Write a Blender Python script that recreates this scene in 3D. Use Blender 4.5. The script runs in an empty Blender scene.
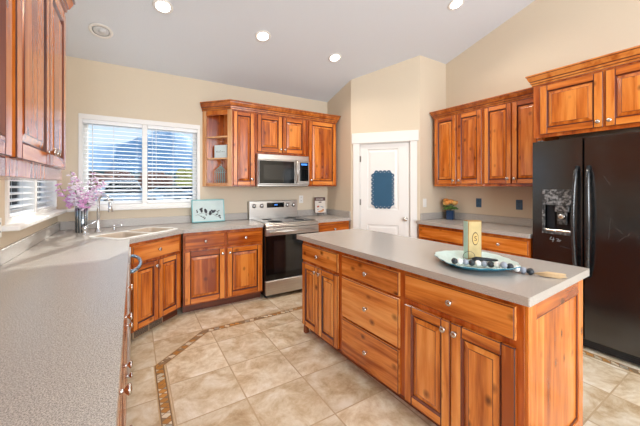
import bpy, bmesh, math, random
from mathutils import Vector, Matrix
from mathutils.geometry import tessellate_polygon
random.seed(7)
PI = math.pi
S = bpy.context.scene
COL = S.collection

# ------------------------------------------------------------------ camera
cam_d = bpy.data.cameras.new('camera')
cam = bpy.data.objects.new('camera', cam_d)
COL.objects.link(cam)
cam.location = (0, 0, 1.375)
cam.rotation_euler = (PI/2, 0, -math.radians(32))
cam_d.sensor_width = 36.0
cam_d.lens = 298.0*36.0/640.0
cam_d.shift_y = -(213.0-186.0)/640.0
cam_d.clip_start = 0.02
cam_d.clip_end = 3000
S.camera = cam

# ------------------------------------------------------------------ world, sun, lights, exposure
S.view_settings.view_transform = 'Standard'
S.view_settings.look = 'None'
S.view_settings.gamma = 1
S.view_settings.use_curve_mapping = False
S.view_settings.exposure = 0.0

W = bpy.data.worlds.new('sky')
S.world = W
W.use_nodes = True
wn = W.node_tree
wn.nodes.clear()
w_out = wn.nodes.new('ShaderNodeOutputWorld')
w_bg = wn.nodes.new('ShaderNodeBackground')
w_tc = wn.nodes.new('ShaderNodeTexCoord')
w_sep = wn.nodes.new('ShaderNodeSeparateXYZ')
w_noise = wn.nodes.new('ShaderNodeTexNoise')
w_noise.inputs['Scale'].default_value = 3.0
w_noise.inputs['Detail'].default_value = 5.0
w_add = wn.nodes.new('ShaderNodeMath'); w_add.operation = 'MULTIPLY_ADD'
w_add.inputs[1].default_value = 0.25; 
w_ramp = wn.nodes.new('ShaderNodeValToRGB')
w_ramp.color_ramp.elements[0].position = 0.1
w_ramp.color_ramp.elements[0].color = (0.80, 0.90, 1.0, 1)
w_ramp.color_ramp.elements[1].position = 0.75
w_ramp.color_ramp.elements[1].color = (0.42, 0.62, 0.95, 1)
wn.links.new(w_tc.outputs['Generated'], w_sep.inputs[0])
wn.links.new(w_tc.outputs['Generated'], w_noise.inputs['Vector'])
wn.links.new(w_noise.outputs[0], w_add.inputs[0])
wn.links.new(w_sep.outputs['Z'], w_add.inputs[2])
wn.links.new(w_add.outputs[0], w_ramp.inputs[0])
wn.links.new(w_ramp.outputs[0], w_bg.inputs['Color'])
w_bg.inputs['Strength'].default_value = 1.15
wn.links.new(w_bg.outputs[0], w_out.inputs[0])

def sun(name, direction, strength, angle, color):
    d = bpy.data.lights.new(name, 'SUN'); d.energy = strength; d.angle = math.radians(angle); d.color = color
    o = bpy.data.objects.new(name, d); COL.objects.link(o)
    o.rotation_euler = Vector(direction).to_track_quat('-Z', 'Y').to_euler()
    o.location = (-3, 9, 6)
    return o
sun('sun', (-0.42, -1.0, -0.60), 9.0, 0.5, (1.0, 0.95, 0.86))

def area(name, loc, direction, sx, sy, power, color):
    d = bpy.data.lights.new(name, 'AREA'); d.shape = 'RECTANGLE'; d.size = sx; d.size_y = sy
    d.energy = power; d.color = color
    o = bpy.data.objects.new(name, d); COL.objects.link(o)
    o.location = loc; o.rotation_euler = Vector(direction).to_track_quat('-Z', 'Y').to_euler()
    return o
# two unseen area lights added behind the camera as fill for the kitchen
area('fill_light_back', (2.0, -3.4, 2.0), (0.05, 1, -0.02), 3.2, 2.4, 135, (0.97, 0.985, 1.0))
area('fill_light_side', (-0.6, -3.0, 1.6), (1, 0.9, -0.03), 2.2, 1.6, 235, (0.84, 0.92, 1.0))

# ------------------------------------------------------------------ materials
MATS = {}
def new_mat(name):
    m = bpy.data.materials.new(name); m.use_nodes = True
    n = m.node_tree.nodes; b = n.get('Principled BSDF')
    MATS[name] = m
    return m, m.node_tree, b
def srgb(r, g, b):
    def f(c):
        c /= 255.0
        return c/12.92 if c <= 0.04045 else ((c+0.055)/1.055)**2.4
    return (f(r), f(g), f(b), 1)
def plain(name, col, rough=0.5, metal=0.0, spec=0.5, noise=0.0, nscale=20, bump=0.0, emis=0, trans=0.0, alpha=1.0, coat=0.0):
    m, nt, b = new_mat(name)
    c = srgb(*col)
    b.inputs['Base Color'].default_value = c
    b.inputs['Roughness'].default_value = rough
    b.inputs['Metallic'].default_value = metal
    b.inputs['Specular IOR Level'].default_value = spec
    b.inputs['Coat Weight'].default_value = coat
    b.inputs['Transmission Weight'].default_value = trans
    b.inputs['Alpha'].default_value = alpha
    if emis:
        b.inputs['Emission Color'].default_value = c
        b.inputs['Emission Strength'].default_value = emis
    if noise or bump:
        tc = nt.nodes.new('ShaderNodeTexCoord')
        nz = nt.nodes.new('ShaderNodeTexNoise'); nz.inputs['Scale'].default_value = nscale; nz.inputs['Detail'].default_value = 4
        nt.links.new(tc.outputs['Object'], nz.inputs['Vector'])
        if noise:
            mx = nt.nodes.new('ShaderNodeMixRGB'); mx.blend_type = 'MIX'
            mx.inputs[1].default_value = tuple(x*(1-noise) for x in c[:3])+(1,)
            mx.inputs[2].default_value = tuple(min(1, x*(1+noise)) for x in c[:3])+(1,)
            nt.links.new(nz.outputs[0], mx.inputs[0]); nt.links.new(mx.outputs[0], b.inputs['Base Color'])
        if bump:
            bp = nt.nodes.new('ShaderNodeBump'); bp.inputs['Strength'].default_value = bump; bp.inputs['Distance'].default_value = 0.01
            nt.links.new(nz.outputs[0], bp.inputs['Height']); nt.links.new(bp.outputs[0], b.inputs['Normal'])
    return m

def wood(name, light, mid, dark, knots=True, rough=0.2, gain=1.0):
    m, nt, b = new_mat(name)
    N = nt.nodes.new; L = nt.links.new
    at = N('ShaderNodeAttribute'); at.attribute_name = 'grain'
    bd = N('ShaderNodeAttribute'); bd.attribute_name = 'board'
    # warp
    mp0 = N('ShaderNodeMapping'); mp0.inputs['Scale'].default_value = (4, 4, 1.2)
    L(at.outputs['Vector'], mp0.inputs[0])
    n0 = N('ShaderNodeTexNoise'); n0.inputs['Scale'].default_value = 1.0; n0.inputs['Detail'].default_value = 2
    L(mp0.outputs[0], n0.inputs['Vector'])
    wr = N('ShaderNodeVectorMath'); wr.operation = 'MULTIPLY_ADD'; wr.inputs[1].default_value = (0.09, 0.09, 0.05)
    L(n0.outputs['Color'], wr.inputs[0]); L(at.outputs['Vector'], wr.inputs[2])
    mp = N('ShaderNodeMapping'); mp.inputs['Scale'].default_value = (26, 26, 1.6)
    L(wr.outputs[0], mp.inputs[0])
    n1 = N('ShaderNodeTexNoise'); n1.inputs['Scale'].default_value = 1.0; n1.inputs['Detail'].default_value = 6; n1.inputs['Roughness'].default_value = 0.6
    L(mp.outputs[0], n1.inputs['Vector'])
    # broad figure
    mp2 = N('ShaderNodeMapping'); mp2.inputs['Scale'].default_value = (9, 9, 1.3)
    L(at.outputs['Vector'], mp2.inputs[0])
    n2 = N('ShaderNodeTexNoise'); n2.inputs['Scale'].default_value = 1.0; n2.inputs['Detail'].default_value = 3
    L(mp2.outputs[0], n2.inputs['Vector'])
    a1 = N('ShaderNodeMath'); a1.operation = 'MULTIPLY_ADD'; a1.inputs[1].default_value = 0.55
    L(n2.outputs[0], a1.inputs[0])
    a2 = N('ShaderNodeMath'); a2.operation = 'MULTIPLY'; a2.inputs[1].default_value = 0.55
    L(n1.outputs[0], a2.inputs[0]); L(a2.outputs[0], a1.inputs[2])
    a3 = N('ShaderNodeMath'); a3.operation = 'MULTIPLY_ADD'; a3.inputs[1].default_value = 0.20
    L(bd.outputs['Fac'], a3.inputs[0]); L(a1.outputs[0], a3.inputs[2])
    rp = N('ShaderNodeValToRGB')
    e = rp.color_ramp.elements
    e[0].position = 0.40; e[0].color = srgb(*dark)
    e[1].position = 0.70; e[1].color = srgb(*light)
    x = rp.color_ramp.elements.new(0.55); x.color = srgb(*mid)
    L(a3.outputs[0], rp.inputs[0])
    out = rp.outputs[0]
    if knots:
        mk = N('ShaderNodeMapping'); mk.inputs['Scale'].default_value = (11, 11, 8)
        L(wr.outputs[0], mk.inputs[0])
        vo = N('ShaderNodeTexVoronoi'); vo.inputs['Scale'].default_value = 1.0
        L(mk.outputs[0], vo.inputs['Vector'])
        kr = N('ShaderNodeValToRGB')
        kr.color_ramp.elements[0].position = 0.05; kr.color_ramp.elements[0].color = (1, 1, 1, 1)
        kr.color_ramp.elements[1].position = 0.26; kr.color_ramp.elements[1].color = (0, 0, 0, 1)
        L(vo.outputs['Distance'], kr.inputs[0])
        # only some cells carry a knot
        sc = N('ShaderNodeSeparateColor'); L(vo.outputs['Color'], sc.inputs[0])
        gt = N('ShaderNodeMath'); gt.operation = 'GREATER_THAN'; gt.inputs[1].default_value = 0.5
        L(sc.outputs[0], gt.inputs[0])
        mu = N('ShaderNodeMath'); mu.operation = 'MULTIPLY'
        L(kr.outputs[0], mu.inputs[0]); L(gt.outputs[0], mu.inputs[1])
        mu2 = N('ShaderNodeMath'); mu2.operation = 'MULTIPLY'; mu2.inputs[1].default_value = 0.85
        L(mu.outputs[0], mu2.inputs[0])
        mx = N('ShaderNodeMixRGB'); mx.inputs[2].default_value = srgb(70, 22, 6)
        L(mu2.outputs[0], mx.inputs[0]); L(out, mx.inputs[1])
        out = mx.outputs[0]
    L(out, b.inputs['Base Color'])
    b.inputs['Roughness'].default_value = rough
    b.inputs['Coat Weight'].default_value = 0.25; b.inputs['Coat Roughness'].default_value = 0.12
    return m
wood('wood', (228, 142, 62), (202, 108, 34), (144, 62, 14))
wood('wood_frame', (208, 120, 48), (182, 88, 28), (132, 52, 12), knots=False)
wood('wood_crown', (216, 136, 66), (190, 104, 40), (150, 72, 24), knots=False)
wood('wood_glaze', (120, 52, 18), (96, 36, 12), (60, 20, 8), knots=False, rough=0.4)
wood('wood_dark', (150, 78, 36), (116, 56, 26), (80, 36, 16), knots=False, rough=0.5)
wood('wood_island', (240, 168, 92), (216, 132, 58), (156, 76, 26))
wood('wood_pale', (226, 178, 130), (206, 148, 98), (170, 110, 68), knots=False)

def counter_mat():
    m, nt, b = new_mat('solid_surface')
    N = nt.nodes.new; L = nt.links.new
    tc = N('ShaderNodeTexCoord')
    n = N('ShaderNodeTexNoise'); n.inputs['Scale'].default_value = 340; n.inputs['Detail'].default_value = 2; n.inputs['Roughness'].default_value = 0.7
    L(tc.outputs['Object'], n.inputs['Vector'])
    r = N('ShaderNodeValToRGB')
    r.color_ramp.elements[0].position = 0.34; r.color_ramp.elements[0].color = srgb(130, 126, 121)
    r.color_ramp.elements[1].position = 0.66; r.color_ramp.elements[1].color = srgb(218, 209, 198)
    x = r.color_ramp.elements.new(0.5); x.color = srgb(178, 171, 164)
    L(n.outputs[0], r.inputs[0]); L(r.outputs[0], b.inputs['Base Color'])
    b.inputs['Roughness'].default_value = 0.26
    b.inputs['Specular IOR Level'].default_value = 0.55
    return m
counter_mat()

def tile_mat(name, x0, y0, p):
    m, nt, b = new_mat(name)
    N = nt.nodes.new; L = nt.links.new
    tc = N('ShaderNodeTexCoord')
    sub = N('ShaderNodeVectorMath'); sub.operation = 'SUBTRACT'; sub.inputs[1].default_value = (x0, y0, 0)
    L(tc.outputs['Object'], sub.inputs[0])
    scl = N('ShaderNodeVectorMath'); scl.operation = 'SCALE'; scl.inputs['Scale'].default_value = 1.0/p
    L(sub.outputs[0], scl.inputs[0])
    fl = N('ShaderNodeVectorMath'); fl.operation = 'FLOOR'; L(scl.outputs[0], fl.inputs[0])
    fr = N('ShaderNodeVectorMath'); fr.operation = 'FRACTION'; L(scl.outputs[0], fr.inputs[0])
    ce = N('ShaderNodeVectorMath'); ce.operation = 'SUBTRACT'; ce.inputs[1].default_value = (0.5, 0.5, 0.5); L(fr.outputs[0], ce.inputs[0])
    ab = N('ShaderNodeVectorMath'); ab.operation = 'ABSOLUTE'; L(ce.outputs[0], ab.inputs[0])
    sp = N('ShaderNodeSeparateXYZ'); L(ab.outputs[0], sp.inputs[0])
    mxm = N('ShaderNodeMath'); mxm.operation = 'MAXIMUM'; L(sp.outputs[0], mxm.inputs[0]); L(sp.outputs[1], mxm.inputs[1])
    gr = N('ShaderNodeMath'); gr.operation = 'GREATER_THAN'; gr.inputs[1].default_value = 0.489; L(mxm.outputs[0], gr.inputs[0])
    wn_ = N('ShaderNodeTexWhiteNoise'); wn_.noise_dimensions = '3D'; L(fl.outputs[0], wn_.inputs['Vector'])
    off = N('ShaderNodeVectorMath'); off.operation = 'MULTIPLY_ADD'; off.inputs[1].default_value = (9, 9, 9)
    L(wn_.outputs['Color'], off.inputs[0]); L(tc.outputs['Object'], off.inputs[2])
    n1 = N('ShaderNodeTexNoise'); n1.inputs['Scale'].default_value = 5.5; n1.inputs['Detail'].default_value = 10; n1.inputs['Roughness'].default_value = 0.7; n1.inputs['Distortion'].default_value = 0.35
    L(off.outputs[0], n1.inputs['Vector'])
    r = N('ShaderNodeValToRGB')
    e = r.color_ramp.elements
    e[0].position = 0.34; e[0].color = srgb(184, 158, 124)
    e[1].position = 0.66; e[1].color = srgb(238, 230, 216)
    x = e.new(0.45); x.color = srgb(208, 188, 158)
    x = e.new(0.54); x.color = srgb(224, 210, 186)
    L(n1.outputs[0], r.inputs[0])
    bri = N('ShaderNodeMixRGB'); bri.blend_type = 'MULTIPLY'
    L(r.outputs[0], bri.inputs[1])
    tn = N('ShaderNodeValToRGB'); tn.color_ramp.elements[0].color = (0.84, 0.82, 0.78, 1); tn.color_ramp.elements[1].color = (1.05, 1.05, 1.05, 1)
    L(wn_.outputs['Value'], tn.inputs[0]); L(tn.outputs[0], bri.inputs[2]); bri.inputs[0].default_value = 1
    mx = N('ShaderNodeMixRGB'); mx.inputs[2].default_value = srgb(186, 162, 130)
    L(gr.outputs[0], mx.inputs[0]); L(bri.outputs[0], mx.inputs[1])
    L(mx.outputs[0], b.inputs['Base Color'])
    b.inputs['Roughness'].default_value = 0.32
    b.inputs['Specular IOR Level'].default_value = 0.4
    hb = N('ShaderNodeMath'); hb.operation = 'SUBTRACT'; L(n1.outputs[0], hb.inputs[0]); L(gr.outputs[0], hb.inputs[1])
    bp = N('ShaderNodeBump'); bp.inputs['Strength'].default_value = 0.25; bp.inputs['Distance'].default_value = 0.004
    L(hb.outputs[0], bp.inputs['Height']); L(bp.outputs[0], b.inputs['Normal'])
    return m
TP = 0.411
tile_mat('tile_inner', 0.62, 1.888, TP)
tile_mat('tile_outer', 0.147, 3.012, TP)

def mosaic_mat():
    m, nt, b = new_mat('mosaic')
    N = nt.nodes.new; L = nt.links.new
    uv = N('ShaderNodeUVMap'); uv.uv_map = 'UVMap'
    sp = N('ShaderNodeSeparateXYZ'); L(uv.outputs[0], sp.inputs[0])
    def M(op, a, bb=None):
        n = N('ShaderNodeMath'); n.operation = op
        for i, v in enumerate((a, bb)):
            if v is None: continue
            if isinstance(v, (int, float)): n.inputs[i].default_value = v
            else: L(v, n.inputs[i])
        return n.outputs[0]
    u = M('DIVIDE', sp.outputs[0], 0.05)     # cells along
    v = sp.outputs[1]
    p = M('ADD', u, v); q = M('SUBTRACT', u, v)
    cp = M('FLOOR', p); cq = M('FLOOR', q)
    cmb = N('ShaderNodeCombineXYZ'); L(cp, cmb.inputs[0]); L(cq, cmb.inputs[1])
    wn_ = N('ShaderNodeTexWhiteNoise'); wn_.noise_dimensions = '2D'; L(cmb.outputs[0], wn_.inputs['Vector'])
    r = N('ShaderNodeValToRGB'); r.color_ramp.interpolation = 'CONSTANT'
    cols = [(0.0, (176, 124, 60)), (0.22, (198, 186, 162)), (0.42, (140, 118, 92)), (0.58, (214, 200, 176)), (0.76, (196, 140, 72)), (0.9, (156, 150, 138))]
    r.color_ramp.elements[0].color = srgb(*cols[0][1]); r.color_ramp.elements[1].position = cols[1][0]; r.color_ramp.elements[1].color = srgb(*cols[1][1])
    for pz, c in cols[2:]:
        x = r.color_ramp.elements.new(pz); x.color = srgb(*c)
    L(wn_.outputs['Value'], r.inputs[0])
    fp = M('FRACT', p); fq = M('FRACT', q)
    g1 = M('LESS_THAN', fp, 0.1); g2 = M('LESS_THAN', fq, 0.1)
    e1 = M('LESS_THAN', M('ABSOLUTE', M('SUBTRACT', v, 0.14)), 0.05)
    e2 = M('LESS_THAN', M('ABSOLUTE', M('SUBTRACT', v, 0.86)), 0.05)
    edge = M('GREATER_THAN', M('ABSOLUTE', M('SUBTRACT', v, 0.5)), 0.36)
    rails = N('ShaderNodeMixRGB'); L(edge, rails.inputs[0]); L(r.outputs[0], rails.inputs[1]); rails.inputs[2].default_value = srgb(190, 162, 122)
    inner = M('MAXIMUM', g1, g2)
    notedge = M('SUBTRACT', 1.0, edge)
    gg = M('MAXIMUM', M('MULTIPLY', inner, notedge), M('MAXIMUM', e1, e2))
    mx = N('ShaderNodeMixRGB'); L(gg, mx.inputs[0]); L(rails.outputs[0], mx.inputs[1]); mx.inputs[2].default_value = srgb(128, 100, 70)
    L(mx.outputs[0], b.inputs['Base Color'])
    b.inputs['Roughness'].default_value = 0.35
mosaic_mat()

def fridge_mat():
    m, nt, b = new_mat('black_enamel')
    N = nt.nodes.new; L = nt.links.new
    tc = N('ShaderNodeTexCoord')
    acc = None
    for rot, sc in ((0.25, 7), (-0.9, 5), (1.3, 9)):
        mp = N('ShaderNodeMapping'); mp.inputs['Rotation'].default_value = (rot, 0, 0); mp.inputs['Scale'].default_value = (1, sc, 0.9)
        L(tc.outputs['Object'], mp.inputs[0])
        vo = N('ShaderNodeTexVoronoi'); vo.feature = 'DISTANCE_TO_EDGE'; vo.inputs['Scale'].default_value = 1.7
        L(mp.outputs[0], vo.inputs['Vector'])
        lt = N('ShaderNodeMath'); lt.operation = 'LESS_THAN'; lt.inputs[1].default_value = 0.003
        L(vo.outputs['Distance'], lt.inputs[0])
        if acc is None: acc = lt.outputs[0]
        else:
            mm = N('ShaderNodeMath'); mm.operation = 'MAXIMUM'; L(acc, mm.inputs[0]); L(lt.outputs[0], mm.inputs[1]); acc = mm.outputs[0]
    n = N('ShaderNodeTexNoise'); n.inputs['Scale'].default_value = 2.6; n.inputs['Detail'].default_value = 6; n.inputs['Roughness'].default_value = 0.7
    L(tc.outputs['Object'], n.inputs['Vector'])
    r = N('ShaderNodeValToRGB'); r.color_ramp.elements[0].position = 0.5; r.color_ramp.elements[1].position = 0.72
    L(n.outputs[0], r.inputs[0])
    mu = N('ShaderNodeMath'); mu.operation = 'MULTIPLY'; L(acc, mu.inputs[0]); L(r.outputs[0], mu.inputs[1])
    mu2 = N('ShaderNodeMath'); mu2.operation = 'MULTIPLY'; mu2.inputs[1].default_value = 0.14; L(mu.outputs[0], mu2.inputs[0])
    sm = N('ShaderNodeMath'); sm.operation = 'MULTIPLY_ADD'; sm.inputs[1].default_value = 0.03; L(r.outputs[0], sm.inputs[0]); L(mu2.outputs[0], sm.inputs[2])
    mx = N('ShaderNodeMixRGB'); mx.inputs[1].default_value = srgb(16, 18, 20); mx.inputs[2].default_value = srgb(190, 190, 190)
    L(sm.outputs[0], mx.inputs[0]); L(mx.outputs[0], b.inputs['Base Color'])
    b.inputs['Specular IOR Level'].default_value = 1.0; b.inputs['Coat Weight'].default_value = 0.3; b.inputs['Coat Roughness'].default_value = 0.14
    rr = N('ShaderNodeMath'); rr.operation = 'MULTIPLY_ADD'; rr.inputs[1].default_value = 0.22; rr.inputs[2].default_value = 0.10
    L(n.outputs[0], rr.inputs[0]); L(rr.outputs[0], b.inputs['Roughness'])
fridge_mat()

def steel_mat():
    m, nt, b = new_mat('stainless')
    N = nt.nodes.new; L = nt.links.new
    tc = N('ShaderNodeTexCoord')
    mp = N('ShaderNodeMapping'); mp.inputs['Scale'].default_value = (2, 300, 300); L(tc.outputs['Object'], mp.inputs[0])
    n = N('ShaderNodeTexNoise'); n.inputs['Scale'].default_value = 1; L(mp.outputs[0], n.inputs['Vector'])
    r = N('ShaderNodeValToRGB'); r.color_ramp.elements[0].color = srgb(176, 172, 168); r.color_ramp.elements[1].color = srgb(222, 218, 212)
    L(n.outputs[0], r.inputs[0]); L(r.outputs[0], b.inputs['Base Color'])
    b.inputs['Metallic'].default_value = 1; b.inputs['Roughness'].default_value = 0.3
steel_mat()

def dispenser_mat():
    m, nt, b = new_mat('dispenser_grey')
    N = nt.nodes.new; L = nt.links.new
    tc = N('ShaderNodeTexCoord')
    n = N('ShaderNodeTexNoise'); n.inputs['Scale'].default_value = 42; n.inputs['Detail'].default_value = 6; L(tc.outputs['Object'], n.inputs['Vector'])
    r = N('ShaderNodeValToRGB'); r.color_ramp.elements[0].position = 0.42; r.color_ramp.elements[0].color = srgb(44, 46, 48)
    r.color_ramp.elements[1].position = 0.62; r.color_ramp.elements[1].color = srgb(150, 152, 154)
    L(n.outputs[0], r.inputs[0]); L(r.outputs[0], b.inputs['Base Color']); b.inputs['Roughness'].default_value = 0.4
dispenser_mat()

plain('wall_paint', (219, 204, 181), 0.85, noise=0.02, nscale=60, bump=0.04)
plain('ceiling_paint', (220, 225, 232), 0.9, noise=0.02, nscale=120, bump=0.25)
plain('white_trim', (238, 236, 232), 0.4)
plain('blind_white', (246, 247, 248), 0.45)
plain('cord_white', (225, 228, 230), 0.6)
plain('nickel', (205, 200, 194), 0.25, metal=1)
plain('chrome', (225, 226, 228), 0.08, metal=1)
plain('black_plastic', (18, 18, 20), 0.3)
plain('black_glass', (9, 11, 12), 0.06, spec=0.4)
plain('dark_glass', (24, 26, 28), 0.08, spec=0.6)
plain('sink_biscuit', (206, 190, 172), 0.3)
plain('sink_white', (240, 238, 232), 0.25)
plain('plate_teal', (200, 224, 220), 0.3, noise=0.16, nscale=55)
plain('plate_blue', (44, 128, 156), 0.3)
plain('bead_black', (38, 44, 50), 0.5, noise=0.25, nscale=60)
plain('bead_white', (232, 230, 226), 0.55)
plain('bead_grey', (150, 156, 168), 0.55, noise=0.2, nscale=60)
plain('jute', (202, 172, 132), 0.9, noise=0.2, nscale=90)
plain('iron', (34, 38, 42), 0.4, metal=0.4)
plain('canvas_teal', (138, 196, 200), 0.7, noise=0.15, nscale=30)
plain('canvas_print', (202, 219, 218), 0.75, noise=0.1, nscale=14)
plain('print_ink', (58, 58, 66), 0.7)
plain('sign_grey', (206, 220, 222), 0.7, noise=0.06, nscale=30)
plain('lantern_metal', (150, 180, 178), 0.5)
plain('book_cream', (222, 212, 200), 0.6, noise=0.06, nscale=24)
plain('book_maroon', (84, 44, 38), 0.5)
plain('book_red', (186, 90, 66), 0.5)
plain('book_orange', (216, 150, 96), 0.5)
plain('block_side', (176, 204, 190), 0.8, noise=0.15, nscale=40)
plain('block_edge', (150, 116, 70), 0.8, noise=0.25, nscale=60)
plain('block_front', (190, 168, 118), 0.75, noise=0.35, nscale=22)
plain('block_gold', (206, 172, 104), 0.6)
plain('block_dark', (74, 58, 40), 0.7)
plain('navy_glass', (26, 62, 98), 0.12, spec=0.7)
plain('leaf', (78, 118, 50), 0.6, noise=0.25, nscale=30)
plain('stem_green', (96, 122, 66), 0.6)
plain('petal_orange', (240, 160, 80), 0.6, noise=0.15, nscale=40)
plain('petal_yellow', (240, 190, 110), 0.6)
plain('petal_pink', (226, 168, 214), 0.6, noise=0.15, nscale=50)
plain('petal_white', (244, 232, 242), 0.6)
plain('chalkboard', (42, 86, 116), 0.75, noise=0.12, nscale=10)
plain('outlet_white', (238, 236, 230), 0.4)
plain('outlet_slate', (58, 92, 122), 0.35)
plain('slot_dark', (24, 30, 38), 0.5)
plain('lamp_lens', (255, 250, 242), 0.5, emis=14)
plain('display_blue', (60, 130, 220), 0.4, emis=0.9)
plain('speaker_mesh', (214, 216, 218), 0.8, noise=0.1, nscale=300)
plain('hinge', (150, 146, 140), 0.35, metal=1)
plain('ribbed_silver', (196, 200, 202), 0.16, metal=0.85)
plain('ribbed_dark', (88, 96, 100), 0.2, metal=0.7)
plain('rubber', (40, 40, 42), 0.8)
plain('chalk', (170, 174, 176), 0.9)
plain('handle_blue', (150, 180, 205), 0.18, metal=0.9)
plain('vent_metal', (176, 150, 120), 0.45, metal=0.2)
# outdoors
plain('mountain_hazed', (138, 170, 194), 0.95, noise=0.22, nscale=0.05)  # blue distance haze is mixed into the base colour
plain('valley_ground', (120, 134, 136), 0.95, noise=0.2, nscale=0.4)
plain('street', (150, 160, 168), 0.9, noise=0.08, nscale=1.0)
plain('foliage_orange', (150, 104, 84), 0.9, noise=0.4, nscale=3)
plain('foliage_yellow', (196, 180, 96), 0.9, noise=0.35, nscale=3)
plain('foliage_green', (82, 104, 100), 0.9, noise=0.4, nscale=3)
plain('trunk', (90, 72, 56), 0.9)
plain('car_white', (214, 222, 228), 0.25)
plain('car_silver', (150, 168, 182), 0.25, metal=0.4)
plain('car_blue', (90, 124, 156), 0.25)
plain('siding_pale', (232, 236, 240), 0.8, noise=0.05, nscale=6)
plain('siding_grey', (140, 152, 160), 0.8)
plain('roof_shingle', (92, 96, 104), 0.9, noise=0.2, nscale=12)
def glass_mat():
    m, nt, b = new_mat('window_glass')
    nt.nodes.remove(b)
    o = nt.nodes['Material Output']
    t = nt.nodes.new('ShaderNodeBsdfTransparent'); t.inputs[0].default_value = (0.93, 0.96, 0.98, 1)
    g = nt.nodes.new('ShaderNodeBsdfGlossy'); g.inputs['Roughness'].default_value = 0.03
    mx = nt.nodes.new('ShaderNodeMixShader')
    fr = nt.nodes.new('ShaderNodeFresnel'); fr.inputs[0].default_value = 1.12
    nt.links.new(fr.outputs[0], mx.inputs[0]); nt.links.new(t.outputs[0], mx.inputs[1]); nt.links.new(g.outputs[0], mx.inputs[2])
    nt.links.new(mx.outputs[0], o.inputs[0])
glass_mat()

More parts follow.
